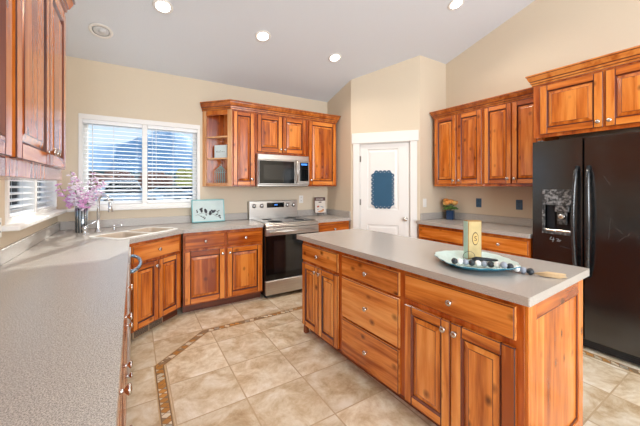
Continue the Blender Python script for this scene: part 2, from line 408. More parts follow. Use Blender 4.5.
# ------------------------------------------------------------------ mesh builder
class MB:
    def __init__(s):
        s.v = []; s.f = []; s.m = []; s.g = []; s.o = []; s.b = []; s.s = []
    def add(s, vs, fs, mat='wood', g='z', smooth=False, board=None, M=None):
        base = len(s.v)
        if M is not None: vs = [M @ Vector(v) for v in vs]
        s.v += [tuple(v) for v in vs]
        off = (random.uniform(0, 60), random.uniform(0, 60), random.uniform(0, 60))
        bb = random.uniform(-0.5, 0.5) if board is None else board
        for f in fs:
            s.f.append(tuple(i+base for i in f)); s.m.append(mat); s.g.append(g); s.o.append(off); s.b.append(bb); s.s.append(smooth)
        return s
    def box(s, x0, x1, y0, y1, z0, z1, mat='wood', g='z', ch=0.0, M=None, board=None, chmat=None):
        if x0 > x1: x0, x1 = x1, x0
        if y0 > y1: y0, y1 = y1, y0
        if z0 > z1: z0, z1 = z1, z0
        X = ((x0, x1), (y0, y1), (z0, z1))
        if ch <= 0:
            vs = [(X[0][i], X[1][j], X[2][k]) for i in (0, 1) for j in (0, 1) for k in (0, 1)]
            fs = [(0, 1, 3, 2), (4, 6, 7, 5), (0, 4, 5, 1), (2, 3, 7, 6), (0, 2, 6, 4), (1, 5, 7, 3)]
            return s.add(vs, fs, mat, g, M=M, board=board)
        ch = min(ch, (x1-x0)*.45, (y1-y0)*.45, (z1-z0)*.45)
        vs = []; idx = {}
        for i in (0, 1):
            for j in (0, 1):
                for k in (0, 1):
                    c = [X[0][i], X[1][j], X[2][k]]; sg = [1-2*i, 1-2*j, 1-2*k]
                    for a in range(3):   # vertex lying on face of axis a
                        p = [c[t] + (0 if t == a else sg[t]*ch) for t in range(3)]
                        idx[(i, j, k, a)] = len(vs); vs.append(tuple(p))
        main = []; bev = []
        for a in range(3):
            b_, c_ = (a+1) % 3, (a+2) % 3
            for sd in (0, 1):
                q = []
                for (p, r) in ((0, 0), (1, 0), (1, 1), (0, 1)):
                    key = [0, 0, 0]; key[a] = sd; key[b_] = p; key[c_] = r
                    q.append(idx[(key[0], key[1], key[2], a)])
                main.append(tuple(q if sd else q[::-1]))
        for a in range(3):               # edges running along axis a
            b_, c_ = (a+1) % 3, (a+2) % 3
            for p in (0, 1):
                for r in (0, 1):
                    k0 = [0, 0, 0]; k0[b_] = p; k0[c_] = r; k1 = list(k0); k0[a] = 0; k1[a] = 1
                    q = [idx[(*k0, b_)], idx[(*k1, b_)], idx[(*k1, c_)], idx[(*k0, c_)]]
                    bev.append(tuple(q if (p != r) else q[::-1]))
        for i in (0, 1):
            for j in (0, 1):
                for k in (0, 1):
                    q = [idx[(i, j, k, a)] for a in range(3)]
                    bev.append(tuple(q if (i+j+k) % 2 else q[::-1]))
        bb = random.uniform(-0.5, 0.5) if board is None else board
        s.add(vs, main, mat, g, M=M, board=bb)
        s.add(vs, bev, chmat or mat, g, M=M, board=bb)
        return s
    def lathe(s, prof, n=20, mat='nickel', M=None, smooth=True, rib=0.0, mat2=None):
        vs = []; fs = []
        for (r, z) in prof:
            for i in range(n):
                a = 2*PI*i/n; rr = r*(1+rib*(1 if i % 2 else -1))
                vs.append((rr*math.cos(a), rr*math.sin(a), z))
        f2 = []
        for j in range(len(prof)-1):
            for i in range(n):
                k = (i+1) % n
                q = (j*n+i, j*n+k, (j+1)*n+k, (j+1)*n+i)
                (f2 if (mat2 and i % 2) else fs).append(q)
        c0 = tuple(range(n))[::-1]; c1 = tuple((len(prof)-1)*n+i for i in range(n))
        if prof[0][0] > 1e-4: fs.append(c0)
        if prof[-1][0] > 1e-4: fs.append(c1)
        s.add(vs, fs, mat, 'z', smooth, M=M)
        if f2: s.add(vs, f2, mat2, 'z', smooth, M=M)
        return s
    def tube(s, pts, r, n=10, mat='chrome', M=None, closed=False, cap=True):
        pts = [Vector(p) for p in pts]
        rs = r if isinstance(r, (list, tuple)) else [r]*len(pts)
        vs = []; fs = []; N = len(pts)
        up = Vector((0, 0, 1)); prev = None
        for i, p in enumerate(pts):
            if closed: t = pts[(i+1) % N]-pts[i-1]
            elif i == 0: t = pts[1]-p
            elif i == N-1: t = p-pts[i-1]
            else: t = pts[i+1]-pts[i-1]
            t.normalize()
            if prev is None:
                a = up if abs(t.dot(up)) < 0.9 else Vector((1, 0, 0))
                u = t.cross(a).normalized()
            else: u = (prev - t*prev.dot(t)).normalized()
            prev = u; w = t.cross(u)
            for k in range(n):
                an = 2*PI*k/n
                vs.append(p+(u*math.cos(an)+w*math.sin(an))*rs[i])
        for i in range(N if closed else N-1):
            for k in range(n):
                a = i*n+k; b_ = i*n+(k+1) % n; j = ((i+1) % N)*n
                fs.append((a, j+k, j+(k+1) % n, b_)[::-1])
        if cap and not closed:
            fs.append(tuple(range(n))[::-1]); fs.append(tuple((N-1)*n+k for k in range(n)))
        return s.add(vs, fs, mat, 'z', True, M=M)
    def prism(s, loop, z0, z1, mat='wood', holes=(), g='x', M=None, axis='z', board=None, side=None):
        """polygon extruded; axis z: loop (x,y); axis y: loop (x,z) from y=z0..z1"""
        loops = [list(loop)]+[list(h) for h in holes]
        def area2(l): return sum(l[i][0]*l[(i+1) % len(l)][1]-l[(i+1) % len(l)][0]*l[i][1] for i in range(len(l)))
        if area2(loops[0]) < 0: loops[0].reverse()
        for h in loops[1:]:
            if area2(h) > 0: h.reverse()
        flat = [p for l in loops for p in l]; n = len(flat)
        def P(p, z): return (p[0], p[1], z) if axis == 'z' else (p[0], z, p[1])
        vs = [P(p, z0) for p in flat]+[P(p, z1) for p in flat]
        tri = tessellate_polygon([[Vector((p[0], p[1], 0)) for p in l] for l in loops])
        fs = []; sf = []
        for t in tri:
            a, b_, c = (flat[i] for i in t)
            ar = (b_[0]-a[0])*(c[1]-a[1])-(c[0]-a[0])*(b_[1]-a[1])
            if abs(ar) < 1e-12: continue
            if ar < 0: t = t[::-1]
            fs.append(tuple(t)[::-1]); fs.append(tuple(i+n for i in t))
        k = 0
        for l in loops:
            m_ = len(l)
            for i in range(m_):
                a = k+i; b_ = k+(i+1) % m_
                sf.append((a, b_, b_+n, a+n))
            k += m_
        if (z1 < z0) != (axis == 'y'):
            fs = [f[::-1] for f in fs]; sf = [f[::-1] for f in sf]
        bb = random.uniform(-.5, .5) if board is None else board
        s.add(vs, fs, mat, g, M=M, board=bb); s.add(vs, sf, side or mat, g, M=M, board=bb)
        return s
    def ball(s, c, r, mat, n=10, sc=(1, 1, 1), M=None, jit=0.0):
        vs = []; fs = []; h = n//2+1
        for j in range(h+1):
            th = PI*j/h
            for i in range(n):
                a = 2*PI*i/n; q = 1+random.uniform(-jit, jit) if 0 < j < h else 1
                vs.append((c[0]+r*sc[0]*q*math.sin(th)*math.cos(a), c[1]+r*sc[1]*q*math.sin(th)*math.sin(a), c[2]+r*sc[2]*q*math.cos(th)))
        for j in range(h):
            for i in range(n):
                k = (i+1) % n
                if j == 0: fs.append((i, n+i, n+k))
                elif j == h-1: fs.append((j*n+i, (j+1)*n+i, j*n+k))
                else: fs.append((j*n+i, (j+1)*n+i, (j+1)*n+k, j*n+k))
        return s.add(vs, fs, mat, 'z', True, M=M)
    def sweep(s, path, prof, mat, closed=False, g='x', seg=None):
        """prof: closed list (out, z); path: list (x,y) with outward = right-hand side of travel"""
        n = len(path); vs = []; fs = []; gs = []; m_ = len(prof)
        for i in range(n):
            def nrm(a, b_):
                d = Vector((b_[0]-a[0], b_[1]-a[1])).normalized(); return Vector((d.y, -d.x))
            if i == 0: mi = nrm(path[0], path[1])
            elif i == n-1: mi = nrm(path[-2], path[-1])
            else:
                a = nrm(path[i-1], path[i]); b_ = nrm(path[i], path[i+1]); mi = (a+b_)/(1+a.dot(b_))
            for (o, z) in prof: vs.append((path[i][0]+mi.x*o, path[i][1]+mi.y*o, z))
        for i in range(n-1):
            for k in range(m_):
                a = i*m_+k; b_ = i*m_+(k+1) % m_
                (gs if seg and k in seg else fs).append((a, b_, b_+m_, a+m_))
        fs.append(tuple(range(m_))[::-1]); fs.append(tuple((n-1)*m_+k for k in range(m_)))
        if gs: s.add(vs, gs, 'wood_glaze', g)
        return s.add(vs, fs, mat, g)
    def mesh(s, name, shift=None):
        me = bpy.data.meshes.new(name)
        vs = s.v if shift is None else [(v[0]-shift[0], v[1]-shift[1], v[2]-shift[2]) for v in s.v]
        me.from_pydata(vs, [], s.f)
        names = []
        for m in s.m:
            if m not in names: names.append(m)
        for m in names: me.materials.append(MATS[m])
        me.polygons.foreach_set('material_index', [names.index(m) for m in s.m])
        me.polygons.foreach_set('use_smooth', s.s)
        if any(m.startswith('wood') for m in names):
            at = me.attributes.new('grain', 'FLOAT_VECTOR', 'CORNER'); bd = me.attributes.new('board', 'FLOAT', 'FACE')
            data = []
            for pi, p in enumerate(me.polygons):
                g = s.g[pi]; o = s.o[pi]
                for vi in p.vertices:
                    c = vs[vi]
                    if g == 'x': q = (c[1], c[2], c[0])
                    elif g == 'y': q = (c[2], c[0], c[1])
                    else: q = (c[0], c[1], c[2])
                    data += [q[0]+o[0], q[1]+o[1], q[2]+o[2]]
            at.data.foreach_set('vector', data)
            bd.data.foreach_set('value', s.b)
        me.validate(); me.update()
        return me
    def build(s, name, parent=None, loc=(0, 0, 0), rot=(0, 0, 0), shift=None, recalc=False):
        me = s.mesh(name, shift)
        if recalc:
            bm = bmesh.new(); bm.from_mesh(me); bmesh.ops.recalc_face_normals(bm, faces=bm.faces); bm.to_mesh(me); bm.free()
        o = bpy.data.objects.new(name, me); COL.objects.link(o)
        o.location = loc; o.rotation_euler = rot
        if parent: o.parent = parent
        return o

def thing(name, label, cat, loc=(0, 0, 0), rz=0.0, group=None):
    o = bpy.data.objects.new(name, None); COL.objects.link(o); o.empty_display_size = 0.05
    o.location = loc; o.rotation_euler = (0, 0, rz)
    return tag(o, label, cat, group)
def tag(o, label, cat, group=None, kind=None):
    if label: o['label'] = label
    if cat: o['category'] = cat
    if group: o['group'] = group
    if kind: o['kind'] = kind
    return o
def struct(o): o['kind'] = 'structure'; return o
def linked(name, me, parent, loc, rot=(0, 0, 0)):
    o = bpy.data.objects.new(name, me); COL.objects.link(o); o.parent = parent; o.location = loc; o.rotation_euler = rot
    return o
def T(x, y, z): return Matrix.Translation((x, y, z))
def Rz(a): return Matrix.Rotation(a, 4, 'Z')
def Rx(a): return Matrix.Rotation(a, 4, 'X')
def Ry(a): return Matrix.Rotation(a, 4, 'Y')
def bevel(o, w=0.004, seg=2):
    m = o.modifiers.new('edge', 'BEVEL'); m.width = w; m.segments = seg; m.limit_method = 'ANGLE'; m.angle_limit = math.radians(40)
    return o

# ------------------------------------------------------------------ room shell
YW, XL, XR = 4.06, -0.67, 3.83       # range wall, left wall, right wall
YB = -3.6
CZ0, CS = 2.74, 0.29
def cz(y): return CZ0 + CS*(YW-y)
PA, PB = (2.68, 3.44), (3.27, 2.69)  # the angled pantry wall

# floor: inner tiles, mosaic border, outer tiles
fl = MB()
inn = [(0.202, YB), (0.202, 2.57), (0.585, 2.93), (3.12, 2.93), (3.12, YB)]
mid = [(0.127, YB), (0.127, 2.60), (0.555, 3.005), (3.195, 3.005), (3.195, YB)]
outp = [(XL, YB), (XL, YW), (XL, YW), (XR, YW), (XR, YB)]
fl.add([(x, y, 0) for x, y in inn], [(4, 3, 2, 1, 0)], 'tile_inner')
for i in range(4):
    fl.add([(*inn[i], 0), (*inn[i+1], 0), (*mid[i+1], 0), (*mid[i], 0)], [(0, 1, 2, 3)], 'mosaic')
for i in range(4):
    vs = [(*mid[i], 0), (*mid[i+1], 0), (*outp[i+1], 0), (*outp[i], 0)]
    if i == 1: fl.add([vs[0], vs[1], vs[2]], [(0, 1, 2)], 'tile_outer')
    else: fl.add(vs, [(0, 1, 2, 3)], 'tile_outer')
# slab under the tiles
fl.box(XL, XR, YB, YW, -0.1, -0.004, 'tile_outer')
fo = struct(fl.build('floor'))
uvl = fo.data.uv_layers.new(name='UVMap')
ms = [i for i, mt in enumerate(fo.data.materials) if mt.name == 'mosaic'][0]
run = 0.0
for p in fo.data.polygons:
    if p.material_index == ms:
        vv = [fo.data.vertices[i].co for i in p.vertices]
        le = (vv[1]-vv[0]).length; lo = (vv[2]-vv[3]).length
        st = [(0, 0), (le, 0), (lo, 1), (0, 1)]
        for li, (a, b_) in zip(p.loop_indices, st): uvl.data[li].uv = (run+a, b_)
        run += le

# ceiling
cb = MB()
cb.add([(XL-.15, YB, cz(YB)), (XR+.15, YB, cz(YB)), (XR+.15, YW+.15, cz(YW+.15)), (XL-.15, YW+.15, cz(YW+.15)),
        (XL-.15, YB, cz(YB)+.1), (XR+.15, YB, cz(YB)+.1), (XR+.15, YW+.15, cz(YW+.15)+.1), (XL-.15, YW+.15, cz(YW+.15)+.1)],
       [(3, 2, 1, 0), (4, 5, 6, 7), (0, 1, 5, 4), (1, 2, 6, 5), (2, 3, 7, 6), (3, 0, 4, 7)], 'ceiling_paint')
struct(cb.build('ceiling'))

WT = 0.14
W1 = (-0.47, 0.69, 1.165, 2.10)        # range wall window opening x0,x1,z0,z1
W2 = (2.60, 3.93, 1.165, 2.10)       # left wall window opening y0,y1,z0,z1
def rect(a, b_, c, d): return [(a, c), (b_, c), (b_, d), (a, d)]
w = MB(); w.prism([(XL-WT, 0), (XR+WT, 0), (XR+WT, CZ0), (XL-WT, CZ0)], YW, YW+WT, 'wall_paint', [rect(*W1)], axis='y')
struct(w.build('wall_back', recalc=True))
# left wall drawn in (y,z) then turned: local x = y, local y -> -x
w = MB(); w.prism([(YB, 0), (YW, 0), (YW, cz(YW)), (YB, cz(YB))], 0, WT, 'wall_paint', [rect(*W2)], axis='y')
o = w.build('wall_left', loc=(XL, 0, 0), rot=(0, 0, PI/2), recalc=True); struct(o)
w = MB(); w.prism([(YB, 0), (YW, 0), (YW, cz(YW)), (YB, cz(YB))], -WT, 0, 'wall_paint', axis='y')
o = w.build('wall_right', loc=(XR, 0, 0), rot=(0, 0, PI/2), recalc=True); struct(o)
# pantry walls
w = MB(); w.prism([(PA[1], 0), (YW, 0), (YW, cz(YW)), (PA[1], cz(PA[1]))], -0.1, 0, 'wall_paint', axis='y')
struct(w.build('wall_pantry_left', loc=(PA[0], 0, 0), rot=(0, 0, PI/2), recalc=True))
DL = math.hypot(PB[0]-PA[0], PB[1]-PA[1]); DA = math.atan2(PB[1]-PA[1], PB[0]-PA[0])
DO = (0.125, 0.828, 0.0, 1.985)
w = MB(); w.prism([(0, 0), (DO[0], 0), (DO[0], DO[3]), (DO[1], DO[3]), (DO[1], 0), (DL, 0), (DL, cz(PB[1])), (0, cz(PA[1]))], 0, 0.1, 'wall_paint', axis='y')
struct(w.build('wall_pantry_front', loc=(PA[0], PA[1], 0), rot=(0, 0, DA), recalc=True))
w = MB(); w.prism([(PB[0], 0), (XR, 0), (XR, cz(PB[1])), (PB[0], cz(PB[1]))], 0, 0.1, 'wall_paint', axis='y')
struct(w.build('wall_pantry_right', loc=(0, PB[1], 0), recalc=True))

# door casing (trim) and the pantry door
w = MB()
w.box(DO[0]-.09, DO[0], -.02, 0, 0, DO[3], 'white_trim', ch=.003)
w.box(DO[1], DO[1]+.09, -.02, 0, 0, DO[3], 'white_trim', ch=.003)
w.box(DO[0]-.108, DO[1]+.108, -.028, 0, DO[3], DO[3]+.145, 'white_trim', ch=.003)
w.box(DO[0], DO[0]+.008, 0, .1, 0, DO[3], 'white_trim'); w.box(DO[1]-.008, DO[1], 0, .1, 0, DO[3], 'white_trim')
w.box(DO[0], DO[1], 0, .1, DO[3]-.008, DO[3], 'white_trim')
struct(w.build('trim_1', loc=(PA[0], PA[1], 0), rot=(0, 0, DA)))
def panel_slab(mb, x0, x1, z0, z1, yf, yb, panels, mat):
    """slab with recessed raised panels"""
    mb.prism(rect(x0, x1, z0, z1), yf, yb, mat, [rect(*p) for p in panels], axis='y')
    for (a, b_, c, d) in panels:
        r = .022
        vs = []; 
        for ins, y in ((0, yf), (.010, yf+.010), (.028, yf+.010), (.045, yf+.003)):
            vs += [(a+ins, y, c+ins), (b_-ins, y, c+ins), (b_-ins, y, d-ins), (a+ins, y, d-ins)]
        fs = []
        for k in range(3):
            for i in range(4):
                j = (i+1) % 4
                fs.append((k*4+i, k*4+j, k*4+4+j, k*4+4+i))
        fs.append((12, 13, 14, 15))
        mb.add(vs, fs, mat)
dw0, dw1 = DO[0]+.011, DO[1]-.011
w = MB(); panel_slab(w, dw0, dw1, .008, DO[3]-.011, .012, .047, [(.235, .672, 1.04, 1.90), (.235, .672, .22, .83)], 'white_trim')
dr = struct(w.build('door_1', loc=(PA[0], PA[1], 0), rot=(0, 0, DA), recalc=True))
w = MB()
w.lathe([(.028, 0), (.028, .006), (.012, .01), (.010, .03), (.026, .042), (.029, .055), (.022, .066), (0.0001, .07)], 18, 'nickel', M=T(.765, .012, .923) @ Rx(PI/2))
w.build('door_knob', dr)
for z in (.25, 1.1, 1.72):
    w = MB(); w.lathe([(.007, 0), (.007, .085)], 10, 'hinge', M=T(dw0-.004, .006, z)); w.box(dw0-.004, dw0+.012, .009, .012, z, z+.085, 'hinge'); w.build('hinge', dr)
# scalloped chalkboard sign on the door
sg = MB()
x0, x1, z0, z1 = .322, .588, 1.085, 1.568
rr = .019
pts = []
def scal(ax, az, bx, bz, n):
    for i in range(n):
        t0 = i/n; cx = ax+(bx-ax)*(i+.5)/n; cz_ = az+(bz-az)*(i+.5)/n
        L_ = math.hypot(bx-ax, bz-az)/n/2; a0 = math.atan2(az-bz, ax-bx)
        for k in range(7):
            a = a0+PI*k/6
            pts.append((cx+L_*math.cos(a), cz_+L_*math.sin(a)))
scal(x0+rr, z0, x1-rr, z0, 4); scal(x1, z0+rr, x1, z1-rr, 8); scal(x1-rr, z1, x0+rr, z1, 4); scal(x0, z1-rr, x0, z0+rr, 8)
q = []
for p in pts:
    if not q or math.hypot(p[0]-q[-1][0], p[1]-q[-1][1]) > 1e-4: q.append(p)
sg.prism(q, .004, .0135, 'chalkboard', axis='y')
for cx, cz_, dx, dz, n in ((x0+rr, z0, 1, 0, 4), (x0+rr, z1, 1, 0, 4), (x0, z0+rr, 0, 1, 8), (x1, z0+rr, 0, 1, 8)):
    L_ = ((x1-x0-2*rr)/4 if dx else (z1-z0-2*rr)/8)
    for i in range(n):
        px, pz = cx+dx*L_*(i+.5), cz_+dz*L_*(i+.5)
        sg.lathe([(.006, 0), (.006, .001)], 8, 'white_trim', M=T(px, .004, pz) @ Rx(PI/2))
o = sg.build('chalkboard_sign', loc=(PA[0], PA[1], 0), rot=(0, 0, DA), recalc=True)
tag(o, 'blue scalloped-edge chalkboard sign hanging on the white pantry door', 'sign')

# ------------------------------------------------------------------ windows
def window(name, x0, x1, z0, z1, loc, rz, mull, sill):
    """opening in local (x,z), room on -y side, wall from y 0..WT"""
    r = thing(name, None, None, loc, rz); del_keys = [k for k in ('label', 'category') if k in r]
    struct(r)
    w = MB()
    c = .03
    w.box(x0-c, x0+.004, -.014, WT*.9, z0, z1+c, 'white_trim', ch=.002); w.box(x1-.004, x1+c, -.014, WT*.9, z0, z1+c, 'white_trim', ch=.002)
    w.box(x0-c, x1+c, -.018, WT*.9, z1-.004, z1+c+.02, 'white_trim', ch=.002)
    w.build('window_casing', r)
    w = MB(); f_ = .04
    w.box(x0, x1, .062, .11, z0, z0+f_, 'white_trim'); w.box(x0, x1, .07, .11, z1-f_, z1, 'white_trim')
    w.box(x0, x0+f_, .07, .11, z0+f_, z1-f_, 'white_trim'); w.box(x1-f_, x1, .07, .11, z0+f_, z1-f_, 'white_trim')
    for m_ in mull: w.box(m_-.026, m_+.026, .0, .115, z0+.002, z1-.002, 'white_trim', ch=.002)
    w.build('window_frame', r)
    w = MB(); w.box(x0+f_, x1-f_, .088, .092, z0+f_, z1-f_, 'window_glass'); w.build('pane', r)
    w = MB(); w.box(sill[0], sill[1], -sill[2], .07, z0-.062, z0-.028, 'white_trim', ch=.006)
    w.box(x0-c, x1+c, -.008, .125, z0-.030, z0+.004, 'white_trim', ch=.002)
    w.build('window_sill', r)
    return r
window('window_1', *W1, (0, YW, 0), 0, [0.11], (-.60, .76, .05))
window('window_2', *W2, (XL, 0, 0), PI/2, [3.27], (2.50, 4.0, .085))
def blind(x0, x1, z0, z1, loc, rz, label, tilt=13):
    r = thing('window_blind', label, 'blind', loc, rz, None)
    w = MB(); w.box(x0, x1, .004, .058, z1-.045, z1-.002, 'blind_white', ch=.003); w.build('head_rail', r)
    w = MB(); n = int((z1-z0-.085)/.0435); pt_ = (z1-z0-.085)/n
    for i in range(n):
        z = z1-.060-i*pt_
        w.box(x0+.004, x1-.004, -.025, .025, -.0018, .0018, 'blind_white', M=T(0, .031, z) @ Rx(math.radians(tilt)))
    w.build('slats', r)
    zb = z0+.024
    w = MB(); w.box(x0+.003, x1-.003, .006, .056, zb-.018, zb, 'blind_white', ch=.003); w.build('bottom_rail', r)
    L_ = x1-x0
    for t in ((.09, .5, .91) if L_ < .7 else (.07, .5, .93)):
        for yy in (.003, .059):
            w = MB(); w.box(x0+L_*t-.0012, x0+L_*t+.0012, yy-.0008, yy+.0008, zb-.01, z1-.04, 'cord_white'); w.build('ladder_cord', r)
    w = MB(); w.tube([(x0+L_*.16, .0, z1-.04), (x0+L_*.16, -.004, z0+.28)], .004, 6, 'cord_white'); w.build('tilt_wand', r)
    return r
G = 'white slatted blinds'
blind(W1[0]+.003, .081, W1[2], W1[3], (0, YW, 0), 0, 'white slatted blind over the left half of the window behind the faucet')
blind(.139, W1[1]-.003, W1[2], W1[3], (0, YW, 0), 0, 'white slatted blind in the window half nearest the open corner shelf')
blind(W2[0]+.003, 3.241, W2[2], W2[3], (XL, 0, 0), PI/2, 'white slatted blind in the near half of the left wall window, under the left cabinets')
blind(3.299, W2[1]-.003, W2[2], W2[3], (XL, 0, 0), PI/2, 'white slatted blind in the far half of the left wall window, nearest the corner')

# ------------------------------------------------------------------ cabinetry
knob_mb = MB(); knob_mb.lathe([(.008, 0), (.0065, .004), (.0055, .012), (.012, .017), (.0165, .022), (.0165, .026), (.012, .030), (0.0001, .0315)], 16, 'nickel', M=Rx(PI/2))
KNOB = knob_mb.mesh('knob')
def door_mb(w_, h, mat='wood', t=.02, st=.058, boards=None):
    m = MB()
    ch = .004
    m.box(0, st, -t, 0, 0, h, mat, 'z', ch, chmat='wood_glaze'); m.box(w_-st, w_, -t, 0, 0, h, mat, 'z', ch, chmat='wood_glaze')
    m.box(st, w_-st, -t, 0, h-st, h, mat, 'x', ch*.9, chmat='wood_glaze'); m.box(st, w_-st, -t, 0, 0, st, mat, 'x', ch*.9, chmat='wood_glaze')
    a, b_, c, d = st, w_-st, st, h-st
    # sticking slope, groove, raise, field
    def ring(i0, y0, i1, y1, mt):
        vs = [(a+i0, y0, c+i0), (b_-i0, y0, c+i0), (b_-i0, y0, d-i0), (a+i0, y0, d-i0),
              (a+i1, y1, c+i1), (b_-i1, y1, c+i1), (b_-i1, y1, d-i1), (a+i1, y1, d-i1)]
        bb = random.uniform(-.3, .3)
        for k, gg in ((0, 'x'), (1, 'z'), (2, 'x'), (3, 'z')):
            j = (k+1) % 4; m.add(vs, [(k, j, 4+j, 4+k)], mt, 'z', board=bb)
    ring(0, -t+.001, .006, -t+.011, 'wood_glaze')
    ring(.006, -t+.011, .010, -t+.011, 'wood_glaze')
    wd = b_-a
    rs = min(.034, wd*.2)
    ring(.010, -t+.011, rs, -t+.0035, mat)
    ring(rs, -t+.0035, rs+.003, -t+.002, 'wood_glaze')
    rs += .003
    x = a+rs; fw = b_-rs-x
    nb = boards or max(1, round(fw/.085))
    cuts = [x]
    for i in range(nb-1): cuts.append(x+fw*((i+1)/nb)+random.uniform(-.2, .2)*fw/nb)
    cuts.append(b_-rs)
    for i in range(len(cuts)-1):
        m.add([(cuts[i], -t+.002, c+rs), (cuts[i+1], -t+.002, c+rs), (cuts[i+1], -t+.002, d-rs), (cuts[i], -t+.002, d-rs)], [(0, 1, 2, 3)], mat, 'z')
    return m
def drawer_mb(w_, h, mat='wood', t=.02):
    m = MB()
    m.box(0, w_, -t+.006, 0, 0, h, mat, 'x', .002)
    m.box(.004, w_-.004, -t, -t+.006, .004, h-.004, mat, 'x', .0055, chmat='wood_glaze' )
    return m
def fronts(root, items, mat='wood', yoff=0.0):
    for it in items:
        kind, x0, x1, z0, z1 = it[:5]
        if kind == 'door':
            d = door_mb(x1-x0, z1-z0, mat, st=(.05 if x1-x0 < .3 else .058)).build('cabinet_door', root, (x0, yoff, z0))
            kx, kz = it[5]
            if kx is not None: linked('knob', KNOB, d, (kx-x0, -.02, kz-z0))
        else:
            d = drawer_mb(x1-x0, z1-z0, mat).build('drawer', root, (x0, yoff, z0))
            for kx in (it[5] if len(it) > 5 else [.5]):
                linked('knob', KNOB, d, ((x1-x0)*kx, -.02, (z1-z0)*.5))
def base_cab(label, loc, rz, w_, items, depth=.58, mat='wood', ztop=.874, toe=True, group=None):
    r = thing('base_cabinet', label, 'cabinet', loc, rz, group)
    m = MB(); m.box(0, w_, 0, depth, .09, ztop, 'wood_frame', 'z', .002); m.build('carcass', r)
    if toe:
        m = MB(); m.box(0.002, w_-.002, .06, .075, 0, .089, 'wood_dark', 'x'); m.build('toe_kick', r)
    fronts(r, items, mat)
    return r
FY = 3.46; 
# range wall, left of the range
base_cab('double wooden base cabinet under the counter between the corner sink cabinet and the range', (.445, FY, 0), 0, .89, [
    ('drawer', .012, .430, .695, .848), ('drawer', .460, .878, .695, .848),
    ('door', .012, .432, .105, .670, (.405, .615)), ('door', .458, .878, .105, .670, (.485, .615))])
# right of the range
base_cab('wooden base cabinet between the range and the pantry', (2.112, FY, 0), 0, .55, [
    ('drawer', .02, .53, .695, .848), ('door', .02, .53, .105, .670, (.06, .615))])
# corner sink base, face on the diagonal
A = Vector((-.02, 3.045)); B = Vector((.425, 3.44)); ang = math.atan2(B.y-A.y, B.x-A.x); wl = (B-A).length
nx, ny = -math.sin(ang), math.cos(ang)
r = thing('sink_cabinet', 'angled wooden corner cabinet under the sink with a floor vent in its toe kick', 'cabinet', (A.x+nx*.02, A.y+ny*.02, 0), ang)
m = MB(); m.box(-.018, wl+.018, 0, .03, .09, .874, 'wood_frame'); m.build('carcass', r)
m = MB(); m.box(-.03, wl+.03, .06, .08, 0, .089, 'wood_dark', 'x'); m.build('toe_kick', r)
fronts(r, [('drawer', .02, wl-.02, .695, .848), ('door', .02, wl/2-.004, .105, .670, (wl/2-.035, .62)), ('door', wl/2+.004, wl-.02, .105, .670, (None, 0))])
v = MB(); v.box(.06, .40, .030, .0595, .006, .084, 'vent_metal', ch=.003); v.box(.075, .222, .027, .031, .02, .07, 'slot_dark'); v.box(.238, .385, .027, .031, .02, .07, 'slot_dark')
for i in range(4): v.box(.075, .385, .0255, .0275, .028+i*.011, .031+i*.011, 'vent_metal')
v.build('floor_vent', r)
# left run, faces +x
LX = -.055
def left_base(y0, y1, label, items, **k):
    return base_cab(label, (LX, y0, 0), PI/2, y1-y0, items, depth=.58, **k)
w_ = .45
three = lambda w_: [('drawer', .01, w_-.01, .70, .85), ('drawer', .01, w_-.01, .42, .685), ('drawer', .01, w_-.01, .105, .405)]
left_base(1.865, 2.315, 'three-drawer base cabinet beside the dishwasher in the left run', three(.45))
left_base(1.40, 1.855, 'second three-drawer base cabinet from the dishwasher in the left run', three(.455))
left_base(.70, 1.39, 'wide base cabinet of the left run with one drawer above two doors', [('drawer', .01, .68, .70, .85, (.5,)), ('door', .01, .342, .105, .685, (.31, .62)), ('door', .348, .68, .105, .685, (.38, .62))])
left_base(-.6, .69, 'nearest base cabinet of the left run, mostly beneath the near counter', [('drawer', .01, .63, .70, .85), ('drawer', .65, 1.28, .70, .85), ('door', .01, .63, .105, .685, (.59, .62)), ('door', .65, 1.28, .105, .685, (.69, .62))])
# dishwasher
r = thing('dishwasher', 'stainless dishwasher with a bowed bar handle beside the sink cabinet', 'dishwasher', (LX, 2.33, 0), PI/2)
m = MB(); m.box(0.005, .605, 0, .56, .1, .868, 'black_plastic'); m.box(.02, .59, .04, .06, 0, .1, 'black_plastic'); m.build('tub', r)
m = MB(); m.box(0.003, .607, -.035, -.001, .105, .868, 'stainless', ch=.005); m.build('door_panel', r)
pts = [(.04, -.035, .80)]+[(.04+.525*i/10, -.05-.05*math.sin(PI*i/10)**.6, .80) for i in range(0, 11)]+[(.565, -.035, .80)]
m = MB(); m.tube(pts, .013, 10, 'handle_blue'); m.build('handle', r)

# right wall run, faces -x
def right_base(y1, wd, label, items): return base_cab(label, (3.225, y1, 0), -PI/2, wd, items, depth=.6)
right_base(2.675, .655, 'wooden base cabinet against the pantry wall, under the rose vase', [('drawer', .015, .645, .70, .845, ()), ('door', .015, .325, .105, .675, (.29, .62)), ('door', .335, .645, .105, .675, (.37, .62))])
right_base(2.015, .665, 'wooden base cabinet next to the refrigerator', [('drawer', .01, .65, .70, .845, (.58,)), ('door', .01, .325, .105, .675, (.29, .62)), ('door', .335, .65, .105, .675, (.37, .62))])

# worktops
def slab(name, label, loop, holes=(), z0=.876, z1=.915, loc=(0, 0, 0), rz=0, side=None):
    m = MB(); m.prism(loop, z0, z1, 'solid_surface', holes)
    o = m.build(name, None, loc, (0, 0, rz)); tag(o, label, 'countertop'); bevel(o, .007, 3)
    return o
